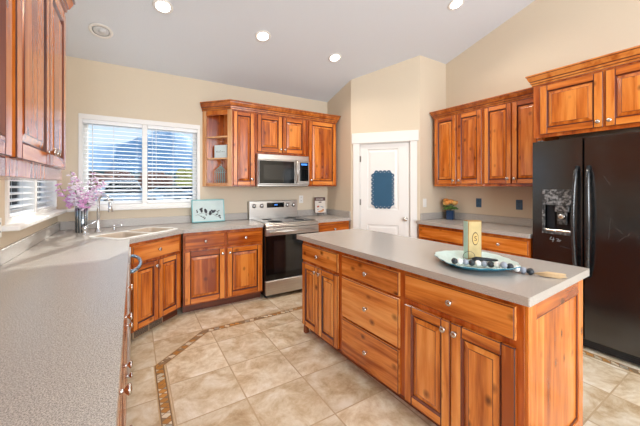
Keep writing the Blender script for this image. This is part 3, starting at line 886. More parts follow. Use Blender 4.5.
# sink
SC = Vector((.03, 3.445)); 
def srect(hx, hy, r, n=5, cx=0, cy=0):
    out = []
    for qx, qy, a0 in ((1, 1, 0), (-1, 1, PI/2), (-1, -1, PI), (1, -1, 3*PI/2)):
        for i in range(n+1):
            a = a0+PI/2*i/n
            out.append((cx+qx*(hx-r)+r*math.cos(a), cy+qy*(hy-r)+r*math.sin(a)))
    return out
def to_w(l): return [(SC.x+p[0]*math.cos(ang)-p[1]*math.sin(ang), SC.y+p[0]*math.sin(ang)+p[1]*math.cos(ang)) for p in l]
HX, HY_ = .335, .19
slab('countertop', 'L-shaped speckled grey countertop along the left and window walls holding the sink',
     [(XL+.002, -.6), (-.03, -.6), (-.03, 3.045), (.443, 3.425), (1.335, 3.425), (1.335, YW-.002), (XL+.002, YW-.002)], [to_w(srect(HX, HY_, .05))])
m = MB()
def bowl(cx, hx, hy, depth, mat):
    lv = [(0, .004, 0), (0.004, -.01, 0), (.012, -depth+.02, 0), (.035, -depth, 0)]
    rings = []
    vs = []
    for ins, z, _ in lv: vs += [(p[0], p[1], z) for p in srect(hx-ins, hy-ins, max(.012, .045-ins*.3), 5, cx, 0)]
    n = 24; fs = []
    for k in range(len(lv)-1):
        for i in range(n):
            j = (i+1) % n; fs.append((k*n+i, (k+1)*n+i, (k+1)*n+j, k*n+j))
    fs.append(tuple(3*n+i for i in range(n)))
    m.add(vs, fs, mat, smooth=False)
bh = (HX-.03)/2
bowl(-HX/2+.004, bh, HY_-.016, .19, 'sink_biscuit'); bowl(HX/2-.004, bh, HY_-.016, .17, 'sink_biscuit')
m.prism(srect(HX+.014, HY_+.014, .06), .0005, .0065, 'sink_white', [srect(bh, HY_-.016, .045, 5, -HX/2+.004, 0), srect(bh, HY_-.016, .045, 5, HX/2-.004, 0)])
o = m.build('sink', None, (SC.x, SC.y, .915), (0, 0, ang)); tag(o, 'biscuit double-bowl corner sink set in the countertop below the faucet', 'sink')
for cx in (-HX/2, HX/2):
    d_ = MB(); d_.lathe([(.04, 0), (.04, .004), (.028, .004), (.026, .001), (.0001, .001)], 18, 'chrome'); d_.build('drain', o, (cx, 0, -.168 if cx > 0 else -.188))

slab('countertop', 'short speckled countertop piece between the range and the pantry wall', [(2.108, 3.425), (2.678, 3.425), (2.678, YW-.002), (2.108, YW-.002)])
slab('countertop', 'speckled countertop along the right wall beneath the dark outlets', [(3.185, 1.345), (XR-.002, 1.345), (XR-.002, PB[1]-.002), (3.185, PB[1]-.002)])
# backsplashes
def splash(label, x0, x1, y0, y1, z1=1.005):
    m = MB(); m.box(x0, x1, y0, y1, .9155, z1, 'solid_surface', ch=.003)
    o = m.build('backsplash', shift=(x0, y0, .9155), loc=(x0, y0, .9155)); tag(o, label, 'backsplash')
splash('speckled grey backsplash strip below the window and birds canvas', XL+.024, 1.335, YW-.022, YW-.001)
splash('speckled backsplash strip on the left wall beneath the blind-covered side window', XL+.001, XL+.022, -.6, YW-.001)
splash('short speckled backsplash strip behind the recipe sign, right of the range', 2.108, 2.655, YW-.022, YW-.001)
splash('speckled backsplash strip on the short pantry side wall, right of the range', 2.658, 2.679, 3.445, YW-.001)
splash('speckled backsplash strip on the pantry wall beside the rose vase', PB[0]+.001, XR-.024, PB[1]-.022, PB[1]-.001)
splash('long speckled backsplash strip on the right wall below the dark outlets', XR-.022, XR-.001, 1.345, PB[1]-.001)

# ------------------------------------------------------------------ upper cabinets
CROWN = [(0, 0), (.010, 0), (.012, .018), (.020, .022), (.022, .040), (.030, .046), (.046, .080), (.048, .090), (.056, .094), (.056, .108), (0, .108)]
def crown(parent, path, z, sc=1.0, shift=(0, 0, 0)):
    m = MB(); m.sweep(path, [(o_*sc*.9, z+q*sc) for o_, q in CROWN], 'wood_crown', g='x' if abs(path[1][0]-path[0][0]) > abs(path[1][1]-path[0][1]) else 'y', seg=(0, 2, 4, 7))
    return m
def upper_cab(label, loc, rz, w_, h0, h1, items, depth=.32, group=None):
    r = thing('wall_cabinet', label, 'cabinet', loc, rz, group)
    m = MB(); m.box(0, w_, 0, depth-.001, h0, h1, 'wood_frame', 'z', .002); m.build('carcass', r)
    fronts(r, items)
    return r
UY = 3.74
UB, UT = 1.37, 2.335
upper_cab('narrow wooden wall cabinet between the open corner shelf and the microwave', (1.03, UY, 0), 0, .313, UB, UT, [('door', .025, .293, UB+.015, UT-.02, (.262, UB+.09))])
upper_cab('short two-door wooden wall cabinet above the microwave', (1.345, UY, 0), 0, .76, 1.80, UT, [('door', .02, .372, 1.825, UT-.02, (.345, 1.87)), ('door', .380, .74, 1.825, UT-.02, (.41, 1.87))])
upper_cab('single-door wooden wall cabinet right of the microwave, next to the pantry', (2.107, UY, 0), 0, .525, UB, UT, [('door', .03, .50, UB+.02, UT-.02, (.06, UB+.09))])
# open angled shelf
P0, P1 = (.75, YW-.001), (1.028, UY)
r = thing('corner_shelf', 'angled open wooden corner shelf unit at the left end of the window wall cabinets', 'shelf', (P0[0], P0[1], UB))
sh = (P0[0], P0[1], UB)
tri = [P0, P1, (1.028, YW-.001)]
m = MB()
m.prism(tri, UB, UB+.02, 'wood_pale'); m.prism(tri, UT-.02, UT, 'wood_frame')
m.box(P0[0]+.01, 1.028, YW-.012, YW-.001, UB+.02, UT-.02, 'wood'); m.box(1.014, 1.028, UY+.02, YW-.012, UB+.02, UT-.02, 'wood')
m.build('carcass', r, shift=sh)
ha = math.atan2(P1[1]-P0[1], P1[0]-P0[0]); hl = math.hypot(P1[0]-P0[0], P1[1]-P0[1])
MT = T(P0[0], P0[1], 0) @ Rz(ha)
m = MB()
m.box(0.0, .055, -.002, .018, UB, UT, 'wood_pale', 'z', .002, M=MT); m.box(hl-.05, hl+.01, -.002, .018, UB, UT, 'wood_pale', 'z', .002, M=MT)
m.box(.055, hl-.05, -.002, .018, UT-.06, UT, 'wood_frame', 'x', .002, M=MT); m.box(.055, hl-.05, -.002, .018, UB, UB+.045, 'wood_pale', 'x', .002, M=MT)
m.build('face_frame', r, shift=sh)
def inner_tri(e): # inset triangle behind the face
    return [(P0[0]+.045, YW-.013), (1.012, UY+.045), (1.012, YW-.013)]
for z in (1.735, 2.01):
    m = MB(); m.prism(inner_tri(0), z-.018, z, 'wood_pale'); m.build('shelf_board', r, shift=sh)
# crown over the whole run
m = crown(None, [(P0[0], P0[1]), (P1[0], P1[1]-.002), (2.627, UY-.002), (2.627, YW-.002)], UT-.001, 1.0)
o = m.build('crown_molding', recalc=True); tag(o, 'stepped wooden crown molding topping the cabinets around the microwave', 'molding')

# right wall uppers, face x=3.5
UX = 3.50; RB, RT = 1.37, 2.295
dz0, dz1 = RB+.03, RT-.012
upper_cab('two-door wooden wall cabinet above the rose vase, nearest the pantry', (UX, 2.638, 0), -PI/2, .682, RB, RT, [('door', .015, .335, dz0, dz1, (.305, RB+.075)), ('door', .362-.015, .665, dz0, dz1, (.385, RB+.075))], depth=.325)
upper_cab('two-door wooden wall cabinet above the dark outlets, beside the refrigerator', (UX, 1.954, 0), -PI/2, .617, RB, RT, [('door', .012, .305, dz0, dz1, (.275, RB+.085)), ('door', .315, .60, dz0, dz1, (.345, RB+.085))], depth=.325)
m = crown(None, [(XR-.002, 2.64), (UX-.002, 2.64), (UX-.002, 1.338)], RT-.001, .86)
m2 = m; 
# outward side check is handled by path order
o = m.build('crown_molding', recalc=True); tag(o, 'stepped wooden crown molding above the four tall doors on the right wall', 'molding')
# fridge cabinet, face x=3.24
FX = 3.24; FB, FT = 1.825, 2.325
upper_cab('deep two-door wooden cabinet above the black refrigerator', (FX, 1.335, 0), -PI/2, 1.0, FB, FT, [('door', .06, .502, FB+.03, FT-.02, (.475, FB+.075)), ('door', .518, .97, FB+.03, FT-.02, (.545, FB+.075))], depth=XR-FX-.001)
m = crown(None, [(XR-.002, 1.337), (FX-.002, 1.337), (FX-.002, .335)], FT-.001, .92)
o = m.build('crown_molding', recalc=True); tag(o, 'stepped wooden crown molding above the cabinet over the refrigerator', 'molding')

# left wall uppers, face x=-.34
LUX = -.34; LB, LT = 1.405, 2.335
def left_upper(y0, wd, label, items): return upper_cab(label, (LUX, y0, 0), PI/2, wd, LB, LT, items, depth=abs(XL-LUX))
def solve_y(u, X):
    f_ = 298.0; a = (u-320)/f_; c_, s_ = math.cos(math.radians(32)), math.sin(math.radians(32))
    d = X/(s_+c_*a); return (c_-s_*a)*d
dz0, dz1 = LB+.06, LT-.02
left_upper(1.315, .855, 'wooden wall cabinet on the left wall at the end nearest the side window', [('door', .02, .463, dz0, dz1, (.435, dz0+.06)), ('door', .469, .835, dz0, dz1, (.50, dz0+.06))])
left_upper(.455, .858, 'wooden wall cabinet on the left wall, the next one toward the viewer', [('door', .02, .425, dz0, dz1, (.395, dz0+.06)), ('door', .431, .838, dz0, dz1, (.46, dz0+.06))])
m = crown(None, [(LUX+.002, .455), (LUX+.002, 2.172), (XL+.002, 2.172)], LT-.001, 1.0)
o = m.build('crown_molding', recalc=True); tag(o, 'wooden crown molding on top of the left wall cabinets', 'molding')

# ------------------------------------------------------------------ range
r = thing('range', 'freestanding stainless range with black glass oven door, between the base cabinets', 'stove', (1.345, 3.40, 0))
RW = .757
m = MB(); m.box(0, RW, .03, .645, .03, .895, 'black_plastic', ch=.003); m.build('body', r)
m = MB(); m.box(-.002, RW+.002, -.005, .60, .896, .915, 'stainless', ch=.004); m.build('cooktop_frame', r)
m = MB(); m.box(.022, RW-.022, .03, .585, .9145, .9185, 'black_glass', ch=.0015); m.build('glass_cooktop', r)
for cx, cy, rr in ((.20, .17, .10), (.55, .17, .085), (.20, .44, .075), (.55, .44, .095)):
    m = MB(); m.lathe([(rr, 0), (rr, .0004), (rr-.004, .0004), (rr-.004, 0)], 36, 'speaker_mesh', smooth=False); m.build('burner_ring', r, (cx, cy, .9186))
m = MB(); m.box(0.002, RW-.002, .6, .65, .90, 1.165, 'stainless', ch=.006); m.box(.0, RW, .652, .66, .9, 1.16, 'black_plastic'); m.build('backguard', r)
m = MB(); m.box(.262, .53, .596, .601, 1.065, 1.135, 'black_glass', ch=.001); m.box(.375, .425, .595, .5965, 1.095, 1.11, 'display_blue'); m.build('display', r)
for kx in (.075, .185, .585, .685):
    m = MB(); m.lathe([(.030, 0), (.030, .006), (.024, .008), (.022, .028), (.018, .032), (.0001, .032)], 20, 'stainless', M=Rx(PI/2)); m.box(-.003, .003, -.036, -.03, -.018, .018, 'black_plastic'); m.build('burner_knob', r, (kx, .6, 1.095))
m = MB(); m.box(.004, RW-.004, -.01, .03, .862, .893, 'stainless', ch=.004); m.build('control_lip', r)
od = MB(); od.box(.004, RW-.004, -.012, .03, .765, .855, 'stainless', ch=.005); od.box(.004, RW-.004, -.01, .03, .225, .765, 'black_glass', ch=.003)
od = od.build('oven_door', r)
m = MB(); m.tube([(.05, -.055, .815), (RW-.05, -.055, .815)], .014, 14, 'stainless')
for x in (.065, RW-.065): m.tube([(x, -.055, .815), (x, -.01, .815)], .01, 8, 'stainless')
m.build('handle', od)
m = MB(); m.box(.11, RW-.11, -.0108, -.0095, .31, .70, 'dark_glass'); m.build('oven_window', od)
m = MB(); m.box(.004, RW-.004, -.012, .03, .045, .218, 'stainless', ch=.005); m.build('storage_drawer', r)
for x in (.04, RW-.04):
    for y in (.08, .6):
        m = MB(); m.lathe([(.018, 0), (.018, .032)], 12, 'rubber'); m.build('foot', r, (x, y, 0))

# microwave
r = thing('microwave', 'stainless over-the-range microwave with dark window under the short cabinet', 'microwave', (1.35, 3.66, 1.372))
MWW, MH = .752, .42
m = MB(); m.box(0, MWW, .02, .395, 0, MH, 'stainless', ch=.003); m.build('body', r)
m = MB(); m.box(.002, MWW-.002, 0, .02, MH-.07, MH-.002, 'stainless', ch=.004)
m.build('vent_strip', r)
dd = MB(); dd.box(.004, .585, -.018, .019, .02, MH-.075, 'stainless', ch=.006); dd = dd.build('microwave_door', r)
m = MB(); m.box(.012, .515, -.0195, -.017, .035, MH-.085, 'black_glass', ch=.001); m.box(.07, .455, -.0202, -.0185, .085, MH-.14, 'dark_glass'); m.build('door_window', dd)
m = MB(); m.tube([(.545, -.018, .05), (.545, -.05, .06), (.545, -.055, .2), (.545, -.05, .34), (.545, -.018, .35)], .012, 12, 'stainless'); m.build('handle', dd)
m = MB(); m.box(.588, MWW-.003, -.016, .019, .02, MH-.075, 'stainless', ch=.004); m.box(.60, MWW-.018, -.0175, -.0155, .07, MH-.09, 'black_glass')
for i in range(5):
    for j in range(3): m.box(.612+j*.04, .638+j*.04, -.0185, -.017, .085+i*.036, .105+i*.036, 'dark_glass')
m.box(.62, .715, -.0185, -.017, MH-.13, MH-.105, 'display_blue')
m.build('control_panel', r)
m = MB(); m.box(.01, MWW-.01, .03, .36, -.004, 0, 'black_plastic'); m.build('underside_grille', r)

# ------------------------------------------------------------------ refrigerator (faces -x): local x = toward viewer
r = thing('refrigerator', 'black side-by-side refrigerator with scratched doors and ice dispenser', 'refrigerator', (3.20, 1.325, 0), -PI/2)
RH = 1.785; RWD = .905; SP = .372
m = MB(); m.box(.01, RWD-.01, .075, .61, .02, RH-.02, 'black_plastic', ch=.004); m.build('cabinet_body', r)
m = MB(); m.box(.015, RWD-.015, .03, .075, .02, .085, 'black_plastic', ch=.004)
for i in range(3): m.box(.05, RWD-.05, .027, .031, .035+i*.015, .041+i*.015, 'slot_dark')
m.build('toe_grille', r)
fd = MB()
dx0, dx1, dzb, dzt = .088, .308, .955, 1.335
fd.prism(rect(0, SP-.003, .09, RH), 0.0, .07, 'black_enamel', [rect(dx0, dx1, dzb, dzt)], axis='y')
fd.box(dx0, dx1, .066, .07, dzb, dzt, 'black_plastic')
fd = fd.build('freezer_door', r, recalc=True)
bevel(fd, .008, 3)
m = MB()
m.prism(rect(dx0-.008, dx1+.008, dzb-.01, dzt+.008), -.008, .004, 'dispenser_grey', [rect(dx0+.012, dx1-.012, dzb+.03, dzt-.13)], axis='y')
m.box(dx0+.012, dx1-.012, .05, .065, dzb+.03, dzt-.13, 'black_plastic')
m.box(dx0+.02, dx1-.02, -.012, .05, dzb+.012, dzb+.03, 'nickel', ch=.003)
m.box(dx0+.085, dx1-.03, .0, .05, dzt-.19, dzt-.132, 'dispenser_grey', ch=.006)
m.box(dx0+.10, dx1-.05, .012, .03, dzb+.08, dzt-.19, 'dispenser_grey', ch=.004)
m.lathe([(.032, 0), (.036, .03), (.02, .045)], 16, 'nickel', M=T(.22, .02, dzb+.13))
m.box(dx0+.014, dx0+.075, .035, .05, dzb+.045, dzt-.14, 'slot_dark')
m.build('ice_dispenser', fd, recalc=True)
m = MB()   # faint chalky marks under the dispenser
for st in ([(.150, .918), (.138, .893), (.172, .893)], [(.166, .912), (.160, .872)], [(.185, .905), (.205, .905), (.19, .883), (.215, .884)], [(.196, .893), (.222, .895)]):
    m.tube([(x, -.001, z) for x, z in st], .0022, 6, 'chalk')
m.build('chalk_mark', fd)
fd2 = MB(); fd2.box(SP+.003, RWD, 0, .07, .09, RH, 'black_enamel', ch=.008); fd2 = fd2.build('refrigerator_door', r)
def fhandle(x, parent, dx):
    m = MB(); pts = []
    for i in range(15):
        t = i/14; z = .62+.92*t
        pts.append((x+dx*.012*math.sin(PI*t), -.03-.035*math.sin(PI*t)**.5 if 0 < t < 1 else -.012, z))
    m.tube(pts, [.013]+[.0145]*13+[.013], 12, 'black_enamel_h'); m.build('handle', parent)
plain('black_enamel_h', (42, 44, 46), 0.16, spec=0.8, noise=0.5, nscale=30)
fhandle(SP-.035, fd, -1); fhandle(SP+.04, fd2, 1)
for x in (.03, RWD-.07):
    m = MB(); m.box(x, x+.04, .02, .10, RH, RH+.014, 'black_plastic', ch=.003); m.build('hinge_cap', r)
for x in (.06, RWD-.06):
    m = MB(); m.lathe([(.02, 0), (.02, .022)], 10, 'rubber'); m.build('foot', r, (x, .3, 0))

# ------------------------------------------------------------------ island
IA = math.radians(-87.8); IO = (1.306, 2.51)
def isl(x, y): return (IO[0]+x*math.cos(IA)-y*math.sin(IA), IO[1]+x*math.sin(IA)+y*math.cos(IA))
r = thing('kitchen_island', 'knotty wood kitchen island with raised-panel doors, drawers and panelled near end', 'kitchen island', (IO[0], IO[1], 0), IA)
bx0, bx1, by0, by1 = .045, 1.893, .045, .735
m = MB(); m.box(bx0, bx1, by0, by1, .09, .874, 'wood_frame', 'z', .002); m.build('carcass', r)
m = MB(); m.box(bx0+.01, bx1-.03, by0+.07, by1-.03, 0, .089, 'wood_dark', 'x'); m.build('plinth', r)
for x in (bx0+.005, bx1-.045):
    for y in (by0+.002, by1-.042):
        m = MB(); m.box(x, x+.04, y, y+.04, 0, .0895, 'wood_dark', ch=.003); m.build('foot', r)
fronts(r, [
    ('drawer', .063, .600, .692, .840), ('door', .063, .328, .092, .668, (.300, .625)), ('door', .334, .600, .092, .668, (.362, .625)),
    ('drawer', .652, 1.216, .695, .842), ('drawer', .652, 1.216, .376, .678), ('drawer', .652, 1.216, .092, .362),
    ('drawer', 1.262, 1.864, .700, .848), ('door', 1.262, 1.556, .092, .668, (1.528, .625)), ('door', 1.562, 1.864, .092, .668, (1.592, .625))],
    mat='wood_island', yoff=by0-.001)
# near end panel (faces the viewer): framed flat panel
m = MB()
x_ = bx1
wE = by1-by0
ME = T(bx1, by0, 0) @ Rz(PI/2)
def eb(a, b_, c, d, t0, t1, g, mt='wood', ch=.003): m.box(a, b_, -t1, -t0, c, d, mt, g, ch, M=ME)
eb(0, .075, .0, .874, 0, .018, 'z'); eb(wE-.07, wE, .0, .874, 0, .018, 'z')
eb(.075, wE-.07, .79, .874, 0, .018, 'y'); eb(.075, wE-.07, .0, .11, 0, .018, 'y')
n = 5; a0, a1 = .083, wE-.078
for i in range(n):
    eb(a0+(a1-a0)*i/n, a0+(a1-a0)*(i+1)/n, .118, .782, 0, .007, 'z', ch=.0)
for (a, b_, c, d) in ((.075, .083, .11, .79), (wE-.078, wE-.07, .11, .79)): eb(a, b_, c, d, 0, .014, 'z', 'wood_glaze', .003)
for (c, d) in ((.782, .79), (.11, .118)): eb(.083, wE-.078, c, d, 0, .014, 'y', 'wood_glaze', .003)
m.build('end_panel', r)
o = slab('countertop', 'speckled beige slab countertop of the kitchen island under the teal plate', [(0, 0), (1.93, 0), (1.93, .775), (0, .775)], z0=.876, z1=.915, loc=(IO[0], IO[1], 0), rz=IA)

# ------------------------------------------------------------------ things on the island
PC = Vector((1.677, .994))
def disc_ring(n, rad_fn, prof, mat, scal=0.0):
    pass
m = MB(); n = 72; vs = []; fs = []
prof = [(.0, .012), (.55, .012), (.72, .018), (.92, .034), (1.0, .038), (1.0, .034), (.9, .026), (.72, .008), (.5, .0), (.0, .0)]
# near-square scalloped plate
for (k, z) in prof:
    for i in range(n):
        a = 2*PI*i/n
        sq = 1.0/((abs(math.cos(a))**2.7+abs(math.sin(a))**2.7)**(1/2.7))
        rad = .218*sq*(1+(.022*math.cos(16*a))*(k**3))*max(k, .001)
        vs.append((rad*math.cos(a)*.91, rad*math.sin(a)*1.0, z))
top = []; bot = []
for j in range(len(prof)-1):
    for i in range(n):
        k = (i+1) % n; q = (j*n+i, (j+1)*n+i, (j+1)*n+k, j*n+k)
        (top if j < 4 else bot).append(q)
m.add(vs, top, 'plate_teal', smooth=True); m.add(vs, bot, 'plate_blue', smooth=True)
o = m.build('scalloped_plate', None, (PC.x, PC.y, .9155), (0, 0, math.radians(-32))); tag(o, 'teal scalloped plate with blue underside lying on the island countertop', 'plate')
# book-like block standing on the plate
bx = thing('decor_block', 'distressed pale green book-shaped box with oval monogram standing on the teal plate', 'box', (1.775, 1.062, .9285), math.radians(-24))
m = MB(); m.box(-.046, .046, -.022, .022, 0, .235, 'block_edge', ch=.002); m.box(-.0468, -.0455, -.0205, .0205, .004, .231, 'block_side'); m.build('block_body', bx)
m = MB(); m.box(-.0405, .041, -.0235, -.0215, .008, .228, 'block_front' if 'block_front' in MATS else 'block_side', ch=.0005); m.build('front_cover', bx)
m = MB(); m.lathe([(.021, 0), (.021, .0012)], 24, 'block_dark', M=T(.002, -.0233, .125) @ Matrix.Diagonal((1, 1, 1.9, 1)) @ Rx(PI/2), smooth=False)
m.lathe([(.018, 0), (.018, .0022)], 24, 'block_gold', M=T(.002, -.0233, .125) @ Matrix.Diagonal((1, 1, 1.9, 1)) @ Rx(PI/2), smooth=False); m.build('oval_medallion', bx)
def text_mesh(name, body, size, mat, parent, loc, rot, ext=.0008):
    cu = bpy.data.curves.new(name, 'FONT'); cu.body = body; cu.size = size; cu.extrude = ext; cu.align_x = 'CENTER'; cu.align_y = 'CENTER'
    tmp = bpy.data.objects.new(name, cu); COL.objects.link(tmp)
    dg = bpy.context.evaluated_depsgraph_get(); me = bpy.data.meshes.new_from_object(tmp.evaluated_get(dg))
    bpy.data.objects.remove(tmp); me.materials.clear(); me.materials.append(MATS[mat])
    o = bpy.data.objects.new(name, me); COL.objects.link(o); o.parent = parent; o.location = loc; o.rotation_euler = rot
    return o
text_mesh('monogram', 'S', .042, 'block_dark', bx, (.002, -.0262, .125), (PI/2, 0, 0))
# small black iron piece with a wire ring
wt = thing('iron_trinket', 'small black iron piece with a thin wire ring lying on the plate before the box', 'trinket', (1.725, .985, .9285), math.radians(-36))
m = MB(); m.tube([(-.045, 0, .012), (-.02, 0, .018), (.05, -.004, .016), (.095, -.006, .012)], [.012, .014, .009, .006], 10, 'iron'); m.tube([(-.02, .012, .006), (.09, .02, .006)], .005, 8, 'iron'); m.build('iron_bar', wt)
m = MB(); m.tube([(-.065+.034*math.cos(2*PI*i/20), -.002, .032+.030*math.sin(2*PI*i/20)) for i in range(20)], .0014, 6, 'iron', closed=True); m.build('wire_ring', wt)
# bead garland
CI, SI = math.cos(math.radians(32)), math.sin(math.radians(32))
def at_px(u, v, z):
    d = 298.0*(z-1.375)/(186.0-v); l = (u-320)/298.0*d
    return (SI*d+CI*l, CI*d-SI*l)
# a loose curve across the plate rim and off onto the counter (world coordinates, metres)
ctrl = [(1.534, 1.023, 0.952), (1.556, 1.006, 0.95), (1.575, 0.983, 0.949), (1.593, 0.958, 0.948), (1.61, 0.932, 0.948), (1.628, 0.907, 0.948), (1.634, 0.875, 0.952), (1.636, 0.842, 0.958), (1.632, 0.808, 0.964), (1.663, 0.792, 0.955), (1.718, 0.786, 0.938), (1.732, 0.76, 0.9335), (1.738, 0.73, 0.9335)]
pts3 = [Vector(c) for c in ctrl]
# resample at even bead spacing
cum = [0]
for a, b_ in zip(pts3, pts3[1:]): cum.append(cum[-1]+(b_-a).length)
def along(s_):
    for i in range(len(cum)-1):
        if s_ <= cum[i+1] or i == len(cum)-2:
            t = (s_-cum[i])/(cum[i+1]-cum[i]); return pts3[i].lerp(pts3[i+1], t)
gl = thing('bead_garland', 'black, white and grey wooden bead garland with a jute tassel, trailing off the plate', 'bead garland', (1.70, .93, .9155))
seq = ['bead_black', 'bead_white', 'bead_grey', 'bead_black', 'bead_white', 'bead_grey', 'bead_black', 'bead_white', 'bead_grey', 'bead_black', 'bead_white', 'bead_grey', 'bead_black']
nb = len(seq); sp = cum[-1]/(nb-1)
for i, mt in enumerate(seq):
    p = Vector(ctrl[i])-Vector((1.70, .93, .9155))
    m = MB(); m.ball((0, 0, 0), .0172, mt, 14); m.build('bead', gl, p)
m = MB(); e0 = pts3[-1]
for i in range(70):
    a = random.uniform(-1, 1); b_ = random.uniform(0, 1)
    p0 = Vector((e0.x, e0.y-.012, .928)); q1 = Vector((e0.x+.030+a*.016, e0.y-.058, .9185+b_*.022)); q2 = Vector((e0.x+.066+a*.022, e0.y-.108-a*.006-random.uniform(0, .012), .9175+b_*.02))
    m.tube([v_-Vector((1.70, .93, .9155)) for v_ in (p0, q1, q2)], .0016, 4, 'jute')
m.build('tassel', gl)

# ------------------------------------------------------------------ faucet, handle, soap dispenser
r = thing('faucet', 'chrome gooseneck faucet rising from the countertop behind the sink', 'faucet', (-.30, 3.69, .9155), ang-PI/2)
m = MB(); m.lathe([(.032, 0), (.032, .006), (.024, .014), (.020, .05), (.017, .11), (.015, .12)], 20, 'chrome'); m.build('base', r)
pts = [(0, 0, .10), (0, 0, .24), (.004, 0, .29)]
for i in range(1, 10):
    a = PI-PI*i/10*1.02; pts.append((.075+.072*math.cos(a), 0, .295+.075*math.sin(a)))
# spout points along local +x
m = MB(); m.tube(pts, .0125, 12, 'chrome'); m.build('spout', r)
m = MB(); m.tube([(.148, 0, .30), (.156, 0, .25), (.162, 0, .205)], [.014, .017, .022], 14, 'chrome'); m.build('spray_head', r)
r = thing('water_tap', 'small chrome ball-based lever tap standing in front of the flower vase', 'tap', (-.395, 3.60, .9155), math.radians(-10))
m = MB(); m.lathe([(.030, 0), (.030, .006), (.020, .012), (.016, .03), (.024, .045), (.026, .06), (.018, .075), (.0001, .08)], 18, 'chrome'); m.build('base', r)
m = MB(); m.tube([(0, 0, .07), (.05, .01, .10), (.115, .02, .135)], [.007, .006, .008], 10, 'chrome'); m.build('lever', r)
r = thing('soap_dispenser', 'small chrome soap dispenser on the countertop, right of the faucet', 'soap dispenser', (-.175, 3.80, .9155), math.radians(-25))
m = MB(); m.lathe([(.022, 0), (.022, .005), (.012, .01), (.011, .035), (.016, .04), (.016, .055), (.0001, .058)], 16, 'chrome'); m.build('base', r)
m = MB(); m.tube([(0, 0, .046), (.05, 0, .052), (.085, 0, .042)], .006, 8, 'chrome'); m.build('nozzle', r)

# ------------------------------------------------------------------ flower vase by the window
r = thing('flower_vase', 'ribbed silvery vase of pink and white blossom sprays on the corner counter by the faucet', 'vase', (-.44, 3.77, .9155))
m = MB(); m.lathe([(.046, 0), (.05, .004), (.052, .24), (.049, .24), (.046, .015), (.0001, .015)], 28, 'ribbed_silver', rib=.02, mat2='ribbed_dark'); m.build('vase', r)
random.seed(21)
for k in range(11):
    a = 2*PI*k/11+random.uniform(-.3, .3); sp_ = random.uniform(.05, .15); hh = random.uniform(.06, .34)
    if k in (0, 5): sp_ = .18
    st = MB()
    p = [Vector((0, 0, .10)), Vector((.3*sp_*math.cos(a), .3*sp_*math.sin(a), .26)), Vector((sp_*.8*math.cos(a), sp_*.8*math.sin(a), .28+hh*.5)), Vector((sp_*math.cos(a), sp_*math.sin(a)*.8, .28+hh))]
    st.tube(p, .0018, 5, 'stem_green')
    mt = 'petal_pink' if hh < .2 else 'petal_white'
    for b_ in range(16):
        t = (b_+1)/16; q = p[1].lerp(p[2], t*1.6) if t < .6 else p[2].lerp(p[3], (t-.6)/.4)
        c = q+Vector((random.uniform(-.03, .03), random.uniform(-.03, .03), random.uniform(-.03, .02)))
        sz = .035*(1-.5*t)+.003
        for s_ in range(5):
            aa = 2*PI*s_/5
            st.ball((0, 0, 0), sz*.62, mt if random.random() < .75 else ('petal_pink' if mt == 'petal_white' else 'petal_white'), 6, (1, .7, .35), M=T(*c) @ Rz(random.uniform(0, 6)) @ Rx(random.uniform(-.9, .9)) @ Rz(aa) @ T(sz*.55, 0, 0))
    for b_ in range(3):
        q = p[0].lerp(p[1], .75+.12*b_)
        st.ball((0, 0, 0), .02, 'leaf', 6, (1, .4, .15), M=T(*(q+Vector((random.uniform(-.02, .02), random.uniform(-.02, .02), .02)))) @ Rz(random.uniform(0, 6)) @ Ry(random.uniform(-.8, .8)))
    st.build('blossom_spray', r)

# rose vase
r = thing('rose_vase', 'square dark blue glass vase of orange roses on the right wall counter', 'vase', (3.70, 2.53, .9155), math.radians(20))
m = MB(); m.box(-.052, -.004, -.045, .045, 0, .125, 'navy_glass', ch=.007); m.box(.004, .052, -.045, .045, 0, .125, 'navy_glass', ch=.007); m.box(-.006, .006, -.04, .04, .004, .118, 'navy_glass'); m.build('vase', r)
for k in range(10):
    a = 2*PI*k/9; rr = .062 if k < 9 else 0
    z = .235+random.uniform(-.02, .02)
    m = MB()
    cx, cy = rr*math.cos(a)*1.1, rr*math.sin(a)
    m.tube([(0, 0, .11), (cx*.5, cy*.5, .17), (cx, cy, z)], .002, 5, 'stem_green')
    mt = 'petal_orange' if k % 3 else 'petal_yellow'
    m.lathe([(.008, -.026), (.028, -.012), (.036, .012), (.030, .028), (.026, .014), (.021, .030), (.015, .018), (.010, .030), (.0001, .024)], 10, mt, M=T(cx, cy, z), rib=.06)
    for s_ in range(5):
        m.ball((0, 0, 0), .034, 'leaf', 6, (1, .5, .15), M=T(cx*1.05, cy*1.05, z-.06) @ Rz(a+s_*1.3) @ Ry(.5) @ T(.018, 0, 0))
    m.build('rose', r)
random.seed(5)

